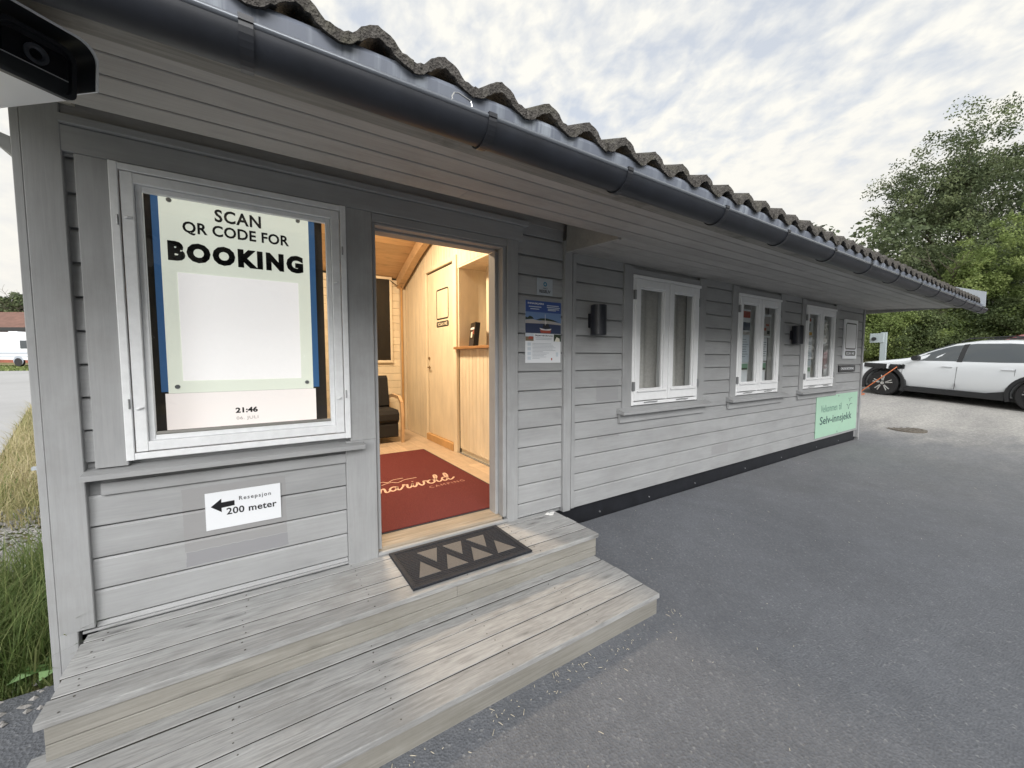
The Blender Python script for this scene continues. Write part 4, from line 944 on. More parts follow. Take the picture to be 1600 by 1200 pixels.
# small things on the gable side
thing('vent_hood', MB().prism([(-.80, 2.43), (-.87, 2.455), (-.86, 2.41), (-.80, 2.36)], 'y', .0, .25), 'painted_wood', 'small grey drip cap sticking out from the gable, left of the corner post', 'trim')
thing('tap_bracket', MB().box(-.815, -.786, .0, .02, 1.052, 1.066).box(-.800, -.786, .0, .02, 1.035, 1.0515), 'sign_grey', 'small pale bracket sticking out of the gable side at sill height', 'bracket')
mb = MB()
hc = Vector((-1.22, 1.30, float(gz(-1.22, 1.3)) + .05))
for rr_ in (.07, .085): mb.tube([hc + Vector((rr_ * math.cos(a), rr_ * math.sin(a) * .9, .02 * math.sin(a) + rr_ * .2)) for a in np.linspace(0, 6.0, 24)], .009, 6)
thing('garden_hose', mb, 'hose_white', 'small coil of white hose lying on the gravel beside the gable', 'hose', smooth=True)

# ------------------------------------------------------------------ flyers inside the small windows
def flyer(x0, x1, z0, z1, y, label, blocks, cat='flyer'):
    fl = empty('flyer', ((x0 + x1) / 2, y, z0), label, cat, 'flyers taped inside the windows')
    part('sheet', MB().box(x0, x1, y, y + .001, z0, z1), 'sign_white', fl)
    for i, (a, b_, c_, d_, m_) in enumerate(blocks):
        mb = MB(); plate(mb, x0 + a * (x1 - x0), x0 + b_ * (x1 - x0), z0 + c_ * (z1 - z0), z0 + d_ * (z1 - z0), y - .0006 - i * .0002); part('print_block', mb, m_, fl)
YF = .0
def lines(n, c0, c1, m_='ink_grey'): return [(.1, random.uniform(.6, .9), c0 + (c1 - c0) * i / n, c0 + (c1 - c0) * (i + .35) / n, m_) for i in range(n)]
for wi, (wx, nm) in enumerate(((4.80, 'middle'), (6.66, 'far'))):
    lx = wx + .12; rx = wx + .66
    if wi == 0:
        flyer(lx, lx + .25, 1.86, 2.13, YF, 'white flyer with a red band and grey photo, top left in the middle window', [(.02, .98, .62, .92, 'print_red'), (.02, .98, .05, .42, 'print_sea')])
        flyer(rx, rx + .24, 1.80, 2.10, YF, 'map flyer with red roads, top right in the middle window', [(.05, .95, .08, .9, 'print_town'), (.2, .5, .3, .42, 'print_red'), (.45, .8, .5, .58, 'print_red'), (.1, .3, .6, .8, 'print_hill'), (.6, .9, .15, .3, 'print_dark')])
        flyer(lx, lx + .24, 1.48, 1.82, YF, 'pale blue text flyer halfway up the left pane of the middle window', [(.0, 1, .0, 1, 'print_pale')] + lines(8, .2, .9))
        flyer(rx, rx + .16, 1.50, 1.79, YF, 'narrow pale flyer halfway up the right pane of the middle window', lines(7, .2, .9))
        flyer(lx - .01, lx + .23, 1.38, 1.475, YF, 'green banded flyer low in the left pane of the middle window', [(.03, .97, .1, .9, 'print_green'), (.1, .9, .1, .35, 'print_hill')])
        flyer(rx, rx + .15, 1.37, 1.48, YF, 'green banded flyer low in the right pane of the middle window', [(.03, .97, .1, .9, 'print_green'), (.1, .9, .1, .35, 'print_hill')])
        flyer(lx - .01, lx + .22, 1.215, 1.375, YF, 'white sheet at the bottom of the left pane of the middle window', [])
        flyer(rx - .01, rx + .13, 1.215, 1.365, YF, 'white sheet at the bottom of the right pane of the middle window', [])
    else:
        flyer(lx, lx + .24, 1.86, 2.13, YF, 'white flyer with red and yellow spots, top left in the far window', [(.3, .7, .8, .98, 'print_red'), (.1, .6, .3, .7, 'print_dark'), (.3, .9, .05, .22, 'print_orange')])
        flyer(rx, rx + .22, 1.75, 2.12, YF, 'grey photo flyer at the top right in the far window', [(.05, .95, .1, .95, 'print_town'), (.2, .6, .5, .6, 'print_dark'), (.5, .8, .3, .4, 'sign_white')])
        flyer(lx, lx + .23, 1.42, 1.84, YF, 'pale blue text flyer in the left pane of the far window', [(.0, 1, .0, 1, 'print_pale')] + lines(9, .2, .9))
        flyer(lx - .01, lx + .22, 1.22, 1.415, YF, 'green and white sheet at the bottom of the far window', [(.05, .95, .6, .9, 'print_green')])
# curtains in the nearest small window
def curtain(x0, x1, label):
    mb = MB(); n_ = 60; v = []
    for k in range(n_ + 1):
        t_ = k / n_; v += [(x0 + (x1 - x0) * t_, .155 + .022 * math.sin(t_ * 22), WZ0 + .02), (x0 + (x1 - x0) * t_, .155 + .018 * math.sin(t_ * 22 + .3), WZ1)]
    mb.add(v, [(2 * k, 2 * k + 2, 2 * k + 3, 2 * k + 1) for k in range(n_)]); thing('curtain', mb, 'curtain', label, 'curtain', smooth=True)
simple('curtain', (.72, .69, .66), .9, var=.1, sc_=40)
curtain(2.97, 3.66, 'brownish curtain behind the left pane of the nearest small window'); curtain(3.68, 4.45, 'brownish curtain behind the right pane of the nearest small window')
curtain(4.84, 6.35, 'grey curtain hanging behind the flyers in the middle window')
curtain(6.70, 8.30, 'grey curtain hanging behind the flyers in the far window')

# ------------------------------------------------------------------ cars
def car(name, label, paint, loc, rz, port=False):
    root = empty(name, loc, label, 'car', rz=rz, local=True)
    #        x     zb   zbelt ztop  w_low w_mid w_belt w_roof
    S = [(2.33, .34, .62, .66, .60, .66, .58, .40), (2.28, .24, .74, .80, .74, .80, .70, .50), (2.05, .22, .83, .93, .84, .88, .80, .60), (1.6, .24, .92, 1.00, .86, .915, .84, .64),
         (1.15, .24, .96, 1.06, .85, .92, .86, .66), (.92, .24, .985, 1.12, .85, .925, .87, .66), (.5, .24, 1.00, 1.37, .85, .925, .88, .60), (.15, .24, 1.01, 1.53, .85, .925, .885, .56), (-.25, .24, 1.015, 1.61, .85, .925, .89, .56),
         (-.8, .24, 1.03, 1.63, .85, .925, .89, .56), (-1.3, .24, 1.06, 1.60, .86, .93, .89, .55), (-1.7, .25, 1.10, 1.52, .86, .93, .88, .54), (-1.95, .28, 1.14, 1.38, .84, .92, .86, .54), (-2.15, .32, 1.12, 1.20, .80, .90, .80, .52), (-2.30, .38, 1.02, 1.06, .74, .86, .76, .50)]
    S = [(a_[0], a_[1], a_[2] + (.06 if a_[0] < 1.2 else .02), a_[3] + (.04 if a_[0] < 1.2 else .02)) + a_[4:] for a_ in S]
    def ring(s_):
        x, zb, zl, zt, a, b_, c_, d_ = s_
        half = [(0, zb), (a * .8, zb), (a, zb + .10), (b_, zb + .30), (b_, (zb + .30 + zl) / 2 + .02), (c_ + .025, zl - .06), (c_, zl), (c_ * .45 + d_ * .55, zl + (zt - zl) * .62), (d_, zt - (zt - zl) * .10), (d_ * .6, zt - .004), (0, zt + .012)]
        return [(x, y, z_) for y, z_ in half] + [(x, -y, z_) for y, z_ in half[-2:0:-1]]
    rings = [ring(s_) for s_ in S]; mb = MB(); n = len(rings[0])
    v = [q for r_ in rings for q in r_]; f = []
    for i in range(len(S) - 1): f += [(i * n + k, i * n + (k + 1) % n, (i + 1) * n + (k + 1) % n, (i + 1) * n + k) for k in range(n)]
    f += [tuple(range(n))[::-1], tuple((len(S) - 1) * n + k for k in range(n))]
    mb.add(v, f)
    body = part('body', mb, paint, root, True); WO[body.name] = body.location.copy()
    cut = MB()
    for ax in (1.425, -1.425):
        for sgn in (1, -1): cut.cyl((ax, .60 if sgn > 0 else -1.1, .36), .435, .5, 'y', 36)
    cme, cc_ = mesh('cutter', cut, 'car_black', centre=False); co = bpy.data.objects.new('cutter', cme); col.objects.link(co)
    bl = body.location.copy(); body.parent = None; bpy.context.view_layer.update()
    md = body.modifiers.new('b', 'BOOLEAN'); md.operation = 'DIFFERENCE'; md.solver = 'EXACT'; md.object = co
    dg = bpy.context.evaluated_depsgraph_get(); nm_ = bpy.data.meshes.new_from_object(body.evaluated_get(dg)); body.modifiers.clear(); body.data = nm_; body.parent = root; body.location = bl
    if len(nm_.materials) == 0: nm_.materials.append(M[paint])
    bpy.data.objects.remove(co)
    # glazing strips that follow the side of the cabin
    xs_ = np.array([s_[0] for s_ in S][::-1]); cols = [np.array([s_[i] for s_ in S][::-1]) for i in range(8)]
    def surf(x, t_, sgn):
        zl, zt, c_, d_ = [float(np.interp(x, xs_, cols[i])) for i in (2, 3, 6, 7)]
        P = [(c_, zl), (c_ * .45 + d_ * .55, zl + (zt - zl) * .62), (d_, zt - (zt - zl) * .10)]
        if t_ < .69: q = t_ / .69; y, z_ = P[0][0] * (1 - q) + P[1][0] * q, P[0][1] * (1 - q) + P[1][1] * q
        else: q = (t_ - .69) / .31; y, z_ = P[1][0] * (1 - q) + P[2][0] * q, P[1][1] * (1 - q) + P[2][1] * q
        return (x, sgn * (y + .006), z_ + .002)
    def side_panel(x0, x1, t0, t1f, mat, nm_, n_=10, off=0):
        for sgn in (1, -1):
            m_ = MB(); v = []
            for k in range(n_ + 1):
                x = x0 + (x1 - x0) * k / n_; t1 = t1f(x)
                for j in range(5): p_ = surf(x, t0 + (t1 - t0) * j / 4, sgn); v.append((p_[0], p_[1] + sgn * off, p_[2]))
            m_.add(v, [(k * 5 + j, k * 5 + j + 1, (k + 1) * 5 + j + 1, (k + 1) * 5 + j) for k in range(n_) for j in range(4)]); part(nm_, m_, mat, body, True)
    front = lambda x: float(np.interp(x, [-.02, .98], [.93, .30]))
    side_panel(-.02, .86, .03, lambda x: float(np.interp(x, [-.02, .3, .86], [.93, .93, .80])), 'car_glass', 'side_window')
    side_panel(-1.22, -.13, .03, lambda x: .93, 'car_glass', 'side_window')
    side_panel(-1.80, -1.27, .10, lambda x: float(np.interp(x, [-1.8, -1.27], [.30, .93])), 'car_glass', 'quarter_window')
    side_panel(-.128, -.022, .0, lambda x: .95, 'car_black', 'door_pillar', 3, .001); side_panel(-1.268, -1.222, .0, lambda x: .95, 'car_black', 'door_pillar', 3, .001)
    m_ = MB(); v = []
    for x, inset in ((.98, .0), (.6, .0), (.22, .0)):
        zt = float(np.interp(x, xs_, cols[3])); d_ = float(np.interp(x, xs_, cols[7])); v += [(x, y, zt + .014 * (1 - (y / d_) ** 2) - .004 + .008) for y in np.linspace(-d_ * .95, d_ * .95, 7)]
    m_.add(v, [(k * 7 + j, k * 7 + j + 1, (k + 1) * 7 + j + 1, (k + 1) * 7 + j) for k in range(2) for j in range(6)]); part('windscreen', m_, 'car_glass', body, True)
    m_ = MB(); m_.add([(-1.99, y, 1.44) for y in (-.5, .5)] + [(-2.135, y, 1.30) for y in (.56, -.56)], [(0, 1, 2, 3)]); part('rear_window', m_, 'car_glass', body)
    for sgn in (1, -1):
        for ax in (1.425, -1.425):     # black arch cladding
            m_ = MB(); A = [R(a) for a in np.linspace(-22, 202, 25)]; v = []
            for a in A:
                for (r_, y) in ((.432, .86), (.432, .945), (.50, .945), (.525, .905)): v.append((ax + r_ * math.cos(a), sgn * y, .36 + r_ * math.sin(a)))
            m_.add(v, [(k * 4 + j, k * 4 + j + 1, (k + 1) * 4 + j + 1, (k + 1) * 4 + j) for k in range(24) for j in range(3)]); part('wheel_arch', m_, 'car_black', root, True)
            wh = part('wheel', MB().cyl((ax, sgn * .72 if sgn > 0 else -.93, .36), .25, .21, 'y', 28), 'alloy_black', root, True); wh_y = sgn * .93
            m_ = MB(); prf = [(.245, -.105), (.33, -.108), (.357, -.085), (.36, 0), (.357, .085), (.33, .108), (.245, .105)]; N_ = 40; v = []
            for k in range(N_):
                a = 2 * math.pi * k / N_
                for r_, y in prf: v.append((ax + r_ * math.cos(a), sgn * .825 + y, .36 + r_ * math.sin(a)))
            L_ = len(prf); m_.add(v, [(k * L_ + j, ((k + 1) % N_) * L_ + j, ((k + 1) % N_) * L_ + (j + 1) % L_, k * L_ + (j + 1) % L_) for k in range(N_) for j in range(L_)]); part('tyre', m_, 'tyre', wh, True)
            m_ = MB()
            for k in range(5):
                for dd in (-.16, .16):
                    a = 2 * math.pi * k / 5 + .3 + dd; a2 = 2 * math.pi * k / 5 + .3 + dd * .55
                    p0 = Vector((math.cos(a2) * .07, 0, math.sin(a2) * .07)); p1 = Vector((math.cos(a) * .235, 0, math.sin(a) * .235)); t_ = Vector((-math.sin(a), 0, math.cos(a))) * .014
                    c_ = Vector((ax, wh_y, .36)); o_ = Vector((0, sgn * .012, 0)); m_.add([c_ + p0 - t_, c_ + p0 + t_, c_ + p1 + t_, c_ + p1 - t_, c_ + p0 - t_ + o_, c_ + p0 + t_ + o_, c_ + p1 + t_ + o_, c_ + p1 - t_ + o_], [(0, 1, 2, 3), (4, 5, 6, 7), (0, 1, 5, 4), (1, 2, 6, 5), (2, 3, 7, 6), (3, 0, 4, 7)])
            m_.cyl((ax, wh_y - (0 if sgn > 0 else .014), .36), .045, .014, 'y', 16); part('rim', m_, 'alloy', wh)
            part('wheel_well', MB().cyl((ax, sgn * .58 if sgn > 0 else -.62, .36), .43, .04, 'y', 28), 'alloy_black', root)
        m_ = MB(); m_.prism([(.98, .20), (.90, .30), (-.60, .34), (-.95, .42), (-.92, .20)], 'y', sgn * .80, sgn * .925); part('sill_cladding', m_, 'car_black', root)
        for hx in (.02, -1.02): part('door_handle', MB().cbox(hx - .0, hx + .20, min(sgn * .925, sgn * .95), max(sgn * .925, sgn * .95), .93, .955, .006, 'x'), paint, root)
        m_ = MB()
        for dx in (1.02, -.06): 
            for a, b_ in (((dx, .34), (dx + .01, .92)),): m_.box(a[0], a[0] + .007, min(sgn * .90, sgn * .9275), max(sgn * .90, sgn * .9275), .36, .95)
        m_.box(-1.03, -1.023, min(sgn * .90, sgn * .9275), max(sgn * .90, sgn * .9275), .80, .96)
        part('door_gap', m_, 'car_gap', root)
        part('mirror', MB().cbox(.66, .80, min(sgn * .93, sgn * 1.10), max(sgn * .93, sgn * 1.10), 1.07, 1.20, .03, 'y').box(.70, .76, min(sgn * .86, sgn * .94), max(sgn * .86, sgn * .94), 1.07, 1.11), 'car_black', root, True)
        part('roof_rail', MB().tube([(.05, sgn * .56, 1.60), (-.1, sgn * .56, 1.685), (-.8, sgn * .56, 1.75), (-1.5, sgn * .55, 1.705), (-1.6, sgn * .55, 1.64)], .014, 8), 'car_black', root, True)
        part('headlight', MB().cbox(2.02, 2.27, min(sgn * .52, sgn * .84), max(sgn * .52, sgn * .84), .72, .79, .02, 'x'), 'headlight', root); part('tail_light', MB().cbox(-2.29, -2.12, min(sgn * .4, sgn * .83), max(sgn * .4, sgn * .83), .98, 1.04, .015, 'x'), 'tail_red', root)
    part('front_bumper', MB().cbox(2.20, 2.345, -.66, .66, .26, .52, .03, 'y'), 'car_black', root); part('rear_bumper', MB().cbox(-2.34, -2.2, -.70, .70, .30, .60, .03, 'y'), 'car_black', root)
    part('underbody', MB().box(-2.1, 2.1, -.70, .70, .17, .26), 'car_black', root)
    if port:
        part('fender_cladding', MB().cbox(.98, 1.92, .89, .936, .80, .93, .02, 'x'), 'car_black', root)
        part('charge_flap', MB().cbox(1.30, 1.33, .94, 1.06, .80, .93, .01, 'z'), 'car_white', root); part('charge_plug', MB().cbox(1.06, 1.26, .93, 1.02, .80, .92, .02, 'x'), 'plastic_dark', root, True)
    return root
def on_ground(x, y): return float(gz(x, y))
cA = Vector((15.55, 1.10)); cB = Vector((15.05, -1.62)); cc0 = (cA + cB) / 2; dd = (cA - cB).normalized()
ang = math.atan2(dd.y, dd.x)
ctr = cc0 + Vector((math.sin(ang), -math.cos(ang))) * .40
car1 = car('parked_car', 'white electric car with black wheel arches, charging beside the gravel yard', 'car_white', (ctr.x + .45, ctr.y, (on_ground(*cA) + on_ground(*cB)) / 2 + .0), ang, True)
car1.rotation_euler = (0, -math.asin((.47 - .30) / 2.85), ang)
car2 = car('parked_car', 'dark red car parked behind the white electric car, only its roof showing', 'car_red', (ctr.x + 2.9, ctr.y - .9, on_ground(ctr.x + 2.9, ctr.y) + .13), ang + R(3), False)
# charging post and cable
post = empty('charging_post', (24.6, 3.2, on_ground(24.6, 3.2)), 'slim white charging post in front of the bushes, left of the white car', 'post')
gzp = on_ground(24.6, 3.2)
part('post_body', MB().cbox(24.5, 24.62, 3.32, 3.55, gzp - .1, gzp + 1.72, .02, 'z'), 'steel_post', post); part('post_head', MB().cbox(24.46, 24.64, 3.40, 3.92, gzp + 1.25, gzp + 1.68, .03, 'z'), 'steel_post', post)
part('socket', MB().cyl((24.36, 3.75, gzp + 1.42), .085, .1, 'x', 16), 'plastic_dark', post)
bpy.context.view_layer.update()
pp = car1.matrix_world @ Vector((1.10, 1.03, .86))
cab_pts = [pp, pp + Vector((-.10, .16, -.18)), pp + Vector((-.14, .50, -.52)), pp + Vector((-.15, .72, -.76))]
gq = lambda x, y: Vector((x, y, on_ground(x, y) + .025))
cab_pts += [gq(pp.x - .22, pp.y + .62), gq(pp.x - .50, pp.y + .68), gq(pp.x - .42, pp.y + 1.05), gq(pp.x - .2, pp.y + 1.5), gq(pp.x + .5, pp.y + 2.2), gq(pp.x + 2.5, pp.y + 2.8)]
def sm3(p, n_=6):
    o = []
    for i in range(len(p) - 1):
        a, b_, c_, d_ = p[max(i - 1, 0)], p[i], p[i + 1], p[min(i + 2, len(p) - 1)]
        for k in range(n_): t = k / n_; o.append(.5 * ((2 * b_) + (-a + c_) * t + (2 * a - 5 * b_ + 4 * c_ - d_) * t * t + (-a + 3 * b_ - 3 * c_ + d_) * t ** 3))
    return o + [p[-1]]
thing('charging_cable', MB().tube(sm3(cab_pts), .013, 8), 'cable_orange', 'orange charging cable hanging from the white car and looping on the gravel', 'cable', smooth=True)
# manhole cover
mc = Vector((10.75, -.30)); mz = on_ground(*mc)
mh = empty('manhole_cover', (mc.x, mc.y, mz), 'round rusty drain cover set in the pale gravel near the cabin corner', 'drain cover')
part('cover_plate', MB().cyl((mc.x, mc.y, mz - .03), .31, .034, 'z', 32), 'cast_iron', mh); mb = MB()
for r_ in (.08, .16, .24):
    for k in range(int(r_ * 75)): a = 2 * math.pi * k / int(r_ * 75); mb.box(mc.x + r_ * math.cos(a) - .015, mc.x + r_ * math.cos(a) + .015, mc.y + r_ * math.sin(a) - .015, mc.y + r_ * math.sin(a) + .015, mz + .004, mz + .010)
part('cover_studs', mb, 'cast_iron', mh, kind='stuff')

# ------------------------------------------------------------------ far left: caravan and house
cv = empty('caravan', (-18, 48, on_ground(-18, 48)), 'white caravan with grey stripes parked on the grass beyond the road', 'caravan', rz=R(-33))
cvp = Vector((-14.65, 44.0)); cv.location = (cvp.x, cvp.y, on_ground(*cvp) + .05)
part('caravan_body', MB().prism([(-3.2, .55), (2.9, .45), (3.15, .8), (3.1, 1.7), (2.6, 2.55), (-2.8, 2.62), (-3.15, 2.2)], 'y', -1.1, 1.1), 'caravan_white', cv)
for xx in (-1.65, 1.0):
    wo = part('window', MB().cbox(xx - .45, xx + .45, -1.125, -1.09, 1.35, 1.95, .03, 'x'), 'car_glass', cv)
part('stripe', MB().box(-3.1, 3.0, -1.108, -1.1, .95, 1.05), 'caravan_grey', cv); part('stripe', MB().box(-3.1, 3.0, -1.109, -1.1, .72, .76), 'caravan_grey', cv)
part('wheel', MB().cyl((.3, -1.12, .32), .31, .2, 'y', 24), 'tyre', cv, True); part('wheel', MB().cyl((.3, .92, .32), .31, .2, 'y', 24), 'tyre', cv, True); part('wheel_arch', MB().cyl((.3, -1.106, .42), .38, .02, 'y', 24), 'caravan_grey', cv)
part('roof_hatch', MB().box(-1.3, -.6, -.3, .4, 2.59, 2.70).box(.6, 1.2, -.3, .3, 2.56, 2.66), 'caravan_white', cv)
part('tow_bar', MB().tube([(3.0, 0, .5), (4.2, 0, .45)], .05, 8), 'hinge_metal', cv)
hs = empty('brown_house', (-23, 66, 1.3), 'low house with reddish brown roof behind the caravan', 'house', rz=R(-33)); hs.location = (-21.2, 62.3, on_ground(-21.2, 62.3))
part('wall', MB().box(-8, 8, -3, 3, -.3, 3.6), 'house_wall', hs); rf = part('roof', MB().prism([(-3.9, 3.35), (0, 5.3), (3.9, 3.35), (3.9, 3.2), (-3.9, 3.2)], 'x', -8.8, 8.8), 'house_roof', hs)
part('eave_board', MB().box(-8.8, 8.8, -3.98, -3.91, 3.0, 3.36), 'car_black', hs)
for xx in (-5, -1.5, 2, 5): part('window', MB().box(xx - .6, xx + .6, -3.03, -2.99, 2.1, 3.0), 'car_glass', hs)

# ------------------------------------------------------------------ trees and shrubs
def leaf_cloud(cent, rad, n, size, seed, flat=.75, asp=.62):
    """n leaf quads scattered round clump centres; returns arrays"""
    r_ = np.random.default_rng(seed); K = len(cent); idx = r_.integers(0, K, n)
    d = r_.normal(size=(n, 3)); d /= np.linalg.norm(d, axis=1)[:, None]; q = r_.random(n) ** .45
    P = cent[idx] + d * (rad[idx] * q)[:, None] * np.array([1, 1, flat])
    nrm = d * .6 + r_.normal(size=(n, 3)) * .8 + np.array([0, 0, .55]); nrm /= np.linalg.norm(nrm, axis=1)[:, None]
    a = np.cross(nrm, r_.normal(size=(n, 3))); a /= np.linalg.norm(a, axis=1)[:, None]; b_ = np.cross(nrm, a)
    s_ = size * (.6 + .8 * r_.random(n))[:, None]
    V = np.stack([P - a * s_ * .5, P + b_ * s_ * asp * .5 + nrm * s_ * .08, P + a * s_ * .5, P - b_ * s_ * asp * .5 + nrm * s_ * .08], 1)
    clump = r_.random(K)[idx]; tint = np.clip(clump * .75 + r_.random(n) * .3 - .02, 0, 1)
    return V.reshape(-1, 3), tint
def leaf_obj(name, V, tint, mat, parent=None):
    n = len(V) // 4; c = V.mean(0); me = bpy.data.meshes.new(name); me.vertices.add(n * 4); me.vertices.foreach_set('co', (V - c).astype(np.float32).ravel())
    me.loops.add(n * 4); me.loops.foreach_set('vertex_index', np.arange(n * 4, dtype=np.int32)); me.polygons.add(n); me.polygons.foreach_set('loop_start', np.arange(0, n * 4, 4, dtype=np.int32))
    me.update(calc_edges=True)
    at = me.attributes.new('tint', 'FLOAT', 'FACE'); at.data.foreach_set('value', tint.astype(np.float32)); me.materials.append(M[mat])
    o = bpy.data.objects.new(name, me); col.objects.link(o); off = WO[parent.name] if parent else Vector((0, 0, 0)); o.location = Vector(c) - off; o.parent = parent; return o
def tree(x, y, h, w_, label, mat='leaf_mid', leaves=26000, size=.17, seed=1, base=.25, clumps=120, group=None, name='broadleaf_tree', shape=1.0, lean=(0, 0), crad=.12, cat='tree', tipr=1.15, lh=.62):
    r_ = random.Random(seed); z0 = on_ground(x, y) - .15
    t = empty(name, (x, y, z0), label, cat, group); mb = MB(); tips = []
    def limb(p, d, ln, rad, dep):
        pts = [p]; rs = [rad]; n_ = 4
        for i in range(n_):
            d = (d + Vector((r_.uniform(-.22, .22), r_.uniform(-.22, .22), r_.uniform(-.04, .16)))).normalized(); p = p + d * ln / n_; pts.append(p); rs.append(rad * (1 - .45 * (i + 1) / n_))
            if dep > 0 and i >= 1:
                for _ in range(2 if dep < 3 else 1):
                    a = r_.uniform(0, 2 * math.pi); sd_ = Vector((math.cos(a), math.sin(a), r_.uniform(.0, .6))); limb(p, (d * .45 + sd_ * .8).normalized(), ln * r_.uniform(.5, .72), rad * .42, dep - 1)
            if dep <= 1: tips.append(p)
        mb.tube(pts, rs, 7 if rad > .06 else 4, False)
    limb(Vector((x, y, z0)), Vector((lean[0], lean[1], 1)).normalized(), h * lh, max(.05, h * .022), 3)
    part('trunk', mb, 'trunk_bark', t, True)
    tp = np.array([q[:] for q in tips]); tp = tp[tp[:, 2] > z0 + h * base * .6]
    # crown clumps: limb tips plus points through an uneven ellipsoid
    rg = np.random.default_rng(seed); d = rg.normal(size=(clumps, 3)); d /= np.linalg.norm(d, axis=1)[:, None]; q = rg.random(clumps) ** .4
    hh = h * (1 - base) / 2; C = np.array([x + lean[0] * h * .5, y + lean[1] * h * .5, z0 + h * base + hh]) + d * q[:, None] * np.array([w_ / 2, w_ / 2, hh]) * (.82 + .3 * rg.random(clumps))[:, None]
    C[:, 0] += (C[:, 0] - x) * (shape - 1) * (1 - (C[:, 2] - z0) / h)
    # pull tips inside the crown
    if len(tp): 
        s_ = np.array([w_ / 2, w_ / 2, hh]); cc_ = np.array([x + lean[0] * h * .5, y + lean[1] * h * .5, z0 + h * base + hh]); e_ = (tp - cc_) / s_; l_ = np.linalg.norm(e_, axis=1); tp = tp[l_ < tipr]
        if len(tp) > clumps: tp = tp[rg.choice(len(tp), clumps, replace=False)]
        C = np.vstack([C, tp]) if len(tp) else C
    rad = w_ * crad * (.6 + .8 * rg.random(len(C)))
    V, ti = leaf_cloud(C, rad, leaves, size, seed + 5); leaf_obj('crown', V, ti, mat, t); return t
def spruce(x, y, h, w_, label, seed=1, group=None, leaves=16000):
    z0 = on_ground(x, y) - .1; t = empty('conifer_tree', (x, y, z0), label, 'tree', group); r_ = np.random.default_rng(seed)
    mb = MB().tube([(x, y, z0), (x, y, z0 + h)], [h * .018, .02], 8); C = []; rad = []
    for k in range(int(h * 3.2)):
        f_ = k / (h * 3.2); z_ = z0 + h * (.1 + .88 * f_); L = w_ / 2 * (1 - f_) ** .85
        for j in range(6):
            a = r_.random() * 6.283; l_ = L * (.7 + .5 * r_.random()); mb.tube([(x, y, z_), (x + l_ * math.cos(a), y + l_ * math.sin(a), z_ - l_ * .22)], [.03, .008], 4, False)
            for q in (.35, .65, .95): C.append((x + l_ * q * math.cos(a), y + l_ * q * math.sin(a), z_ - l_ * q * .22)); rad.append(.16 + .22 * L * .5)
    part('trunk', mb, 'trunk_bark', t); V, ti = leaf_cloud(np.array(C), np.array(rad), leaves, .22, seed, .5, .3); leaf_obj('crown', V, ti, 'needle', t); return t
def at(px, py, dpt):
    d = Fw * 614 + Rt * (px - 800) + Up * (600 - py); p_ = d * dpt / 614 + Vector((0, -2.5, 1.53)); return p_
G = 'trees beyond the gravel yard'
def by_px(px, ptop, dpt, pw_, *a, **k):
    p_ = at(px, ptop, dpt); g0 = on_ground(p_.x, p_.y); return tree(p_.x, p_.y, p_.z - g0, pw_ * dpt / 614, *a, **k)
by_px(1540, 150, 25, 270, 'tall airy oak with ragged crown rising highest above the other trees', 'leaf_dark', 62000, .15, 21, .15, 260, G, 'oak_tree', crad=.065, tipr=1.35, lh=.42)
by_px(1680, 165, 24, 240, 'tall dark tree half out of the picture at the right edge', 'leaf_dark', 42000, .16, 22, .12, 170, G, 'oak_tree', crad=.08, lh=.42)
by_px(1455, 352, 23, 150, 'dark rounded tree at the left of the wood, over the roof end', 'leaf_dark', 34000, .12, 23, .0, 150, G, lh=.45, crad=.085)
by_px(1520, 330, 22, 180, 'mid green bushy tree below the tall oak', 'leaf_mid', 40000, .12, 24, .0, 150, G, lh=.45, crad=.085)
by_px(1605, 300, 17.5, 150, 'light green tree nearest the right edge, over the car rear', 'leaf_bright', 40000, .095, 25, .05, 150, G, lh=.45, crad=.085)
by_px(1462, 405, 20, 130, 'light green bush tree behind the roof end', 'leaf_mid', 30000, .10, 26, .0, 110, G, lh=.45, crad=.085)
by_px(1402, 385, 27, 90, 'distant dark tree peeping over the roof tiles', 'leaf_mid', 20000, .12, 27, .0, 90, G, lh=.45, crad=.09)
spr = at(1462, 470, 22)
spruce(spr.x, spr.y, spr.z - on_ground(spr.x, spr.y) + 1.6, 2.6, 'narrow grey green conifer standing in the bushes behind the car bonnet', 31, G)
for i, (px, pt, dp, wd, mt, lb) in enumerate(((1345, 470, 21, 110, 'leaf_bright', 'light leafy shrub just right of the cabin corner'), (1390, 480, 20, 100, 'leaf_bright', 'yellow green shrub behind the charging post'),
        (1440, 492, 19, 110, 'leaf_mid', 'mid green shrub behind the white car bonnet'), (1495, 478, 19, 120, 'leaf_bright', 'bright shrub behind the car windscreen'), (1555, 470, 18, 120, 'leaf_mid', 'broad green shrub behind the car roof'), (1625, 455, 17, 130, 'leaf_mid', 'green shrub at the right picture edge behind the car'))):
    by_px(px, pt, dp, wd, lb, mt, 20000, .085, 40 + i, -.05, 60, 'shrubs behind the cars', 'shrub', crad=.13, cat='shrub')
# wood beyond, one mass
r_ = np.random.default_rng(5); C = []
for k in range(420):
    a = r_.uniform(-.55, .42); dist = r_.uniform(30, 44); C.append((dist * math.cos(a), dist * math.sin(a) + 2, r_.uniform(.5, 8.5 - abs(a) * 3)))
C = np.array(C); C[:, 2] += 1.0; V, ti = leaf_cloud(C, np.full(len(C), 1.4), 80000, .26, 9); tag(leaf_obj('distant_wood', V, ti, 'leaf_dark'), 'far green wood closing the view behind the parked cars', 'wood', None, 'stuff')
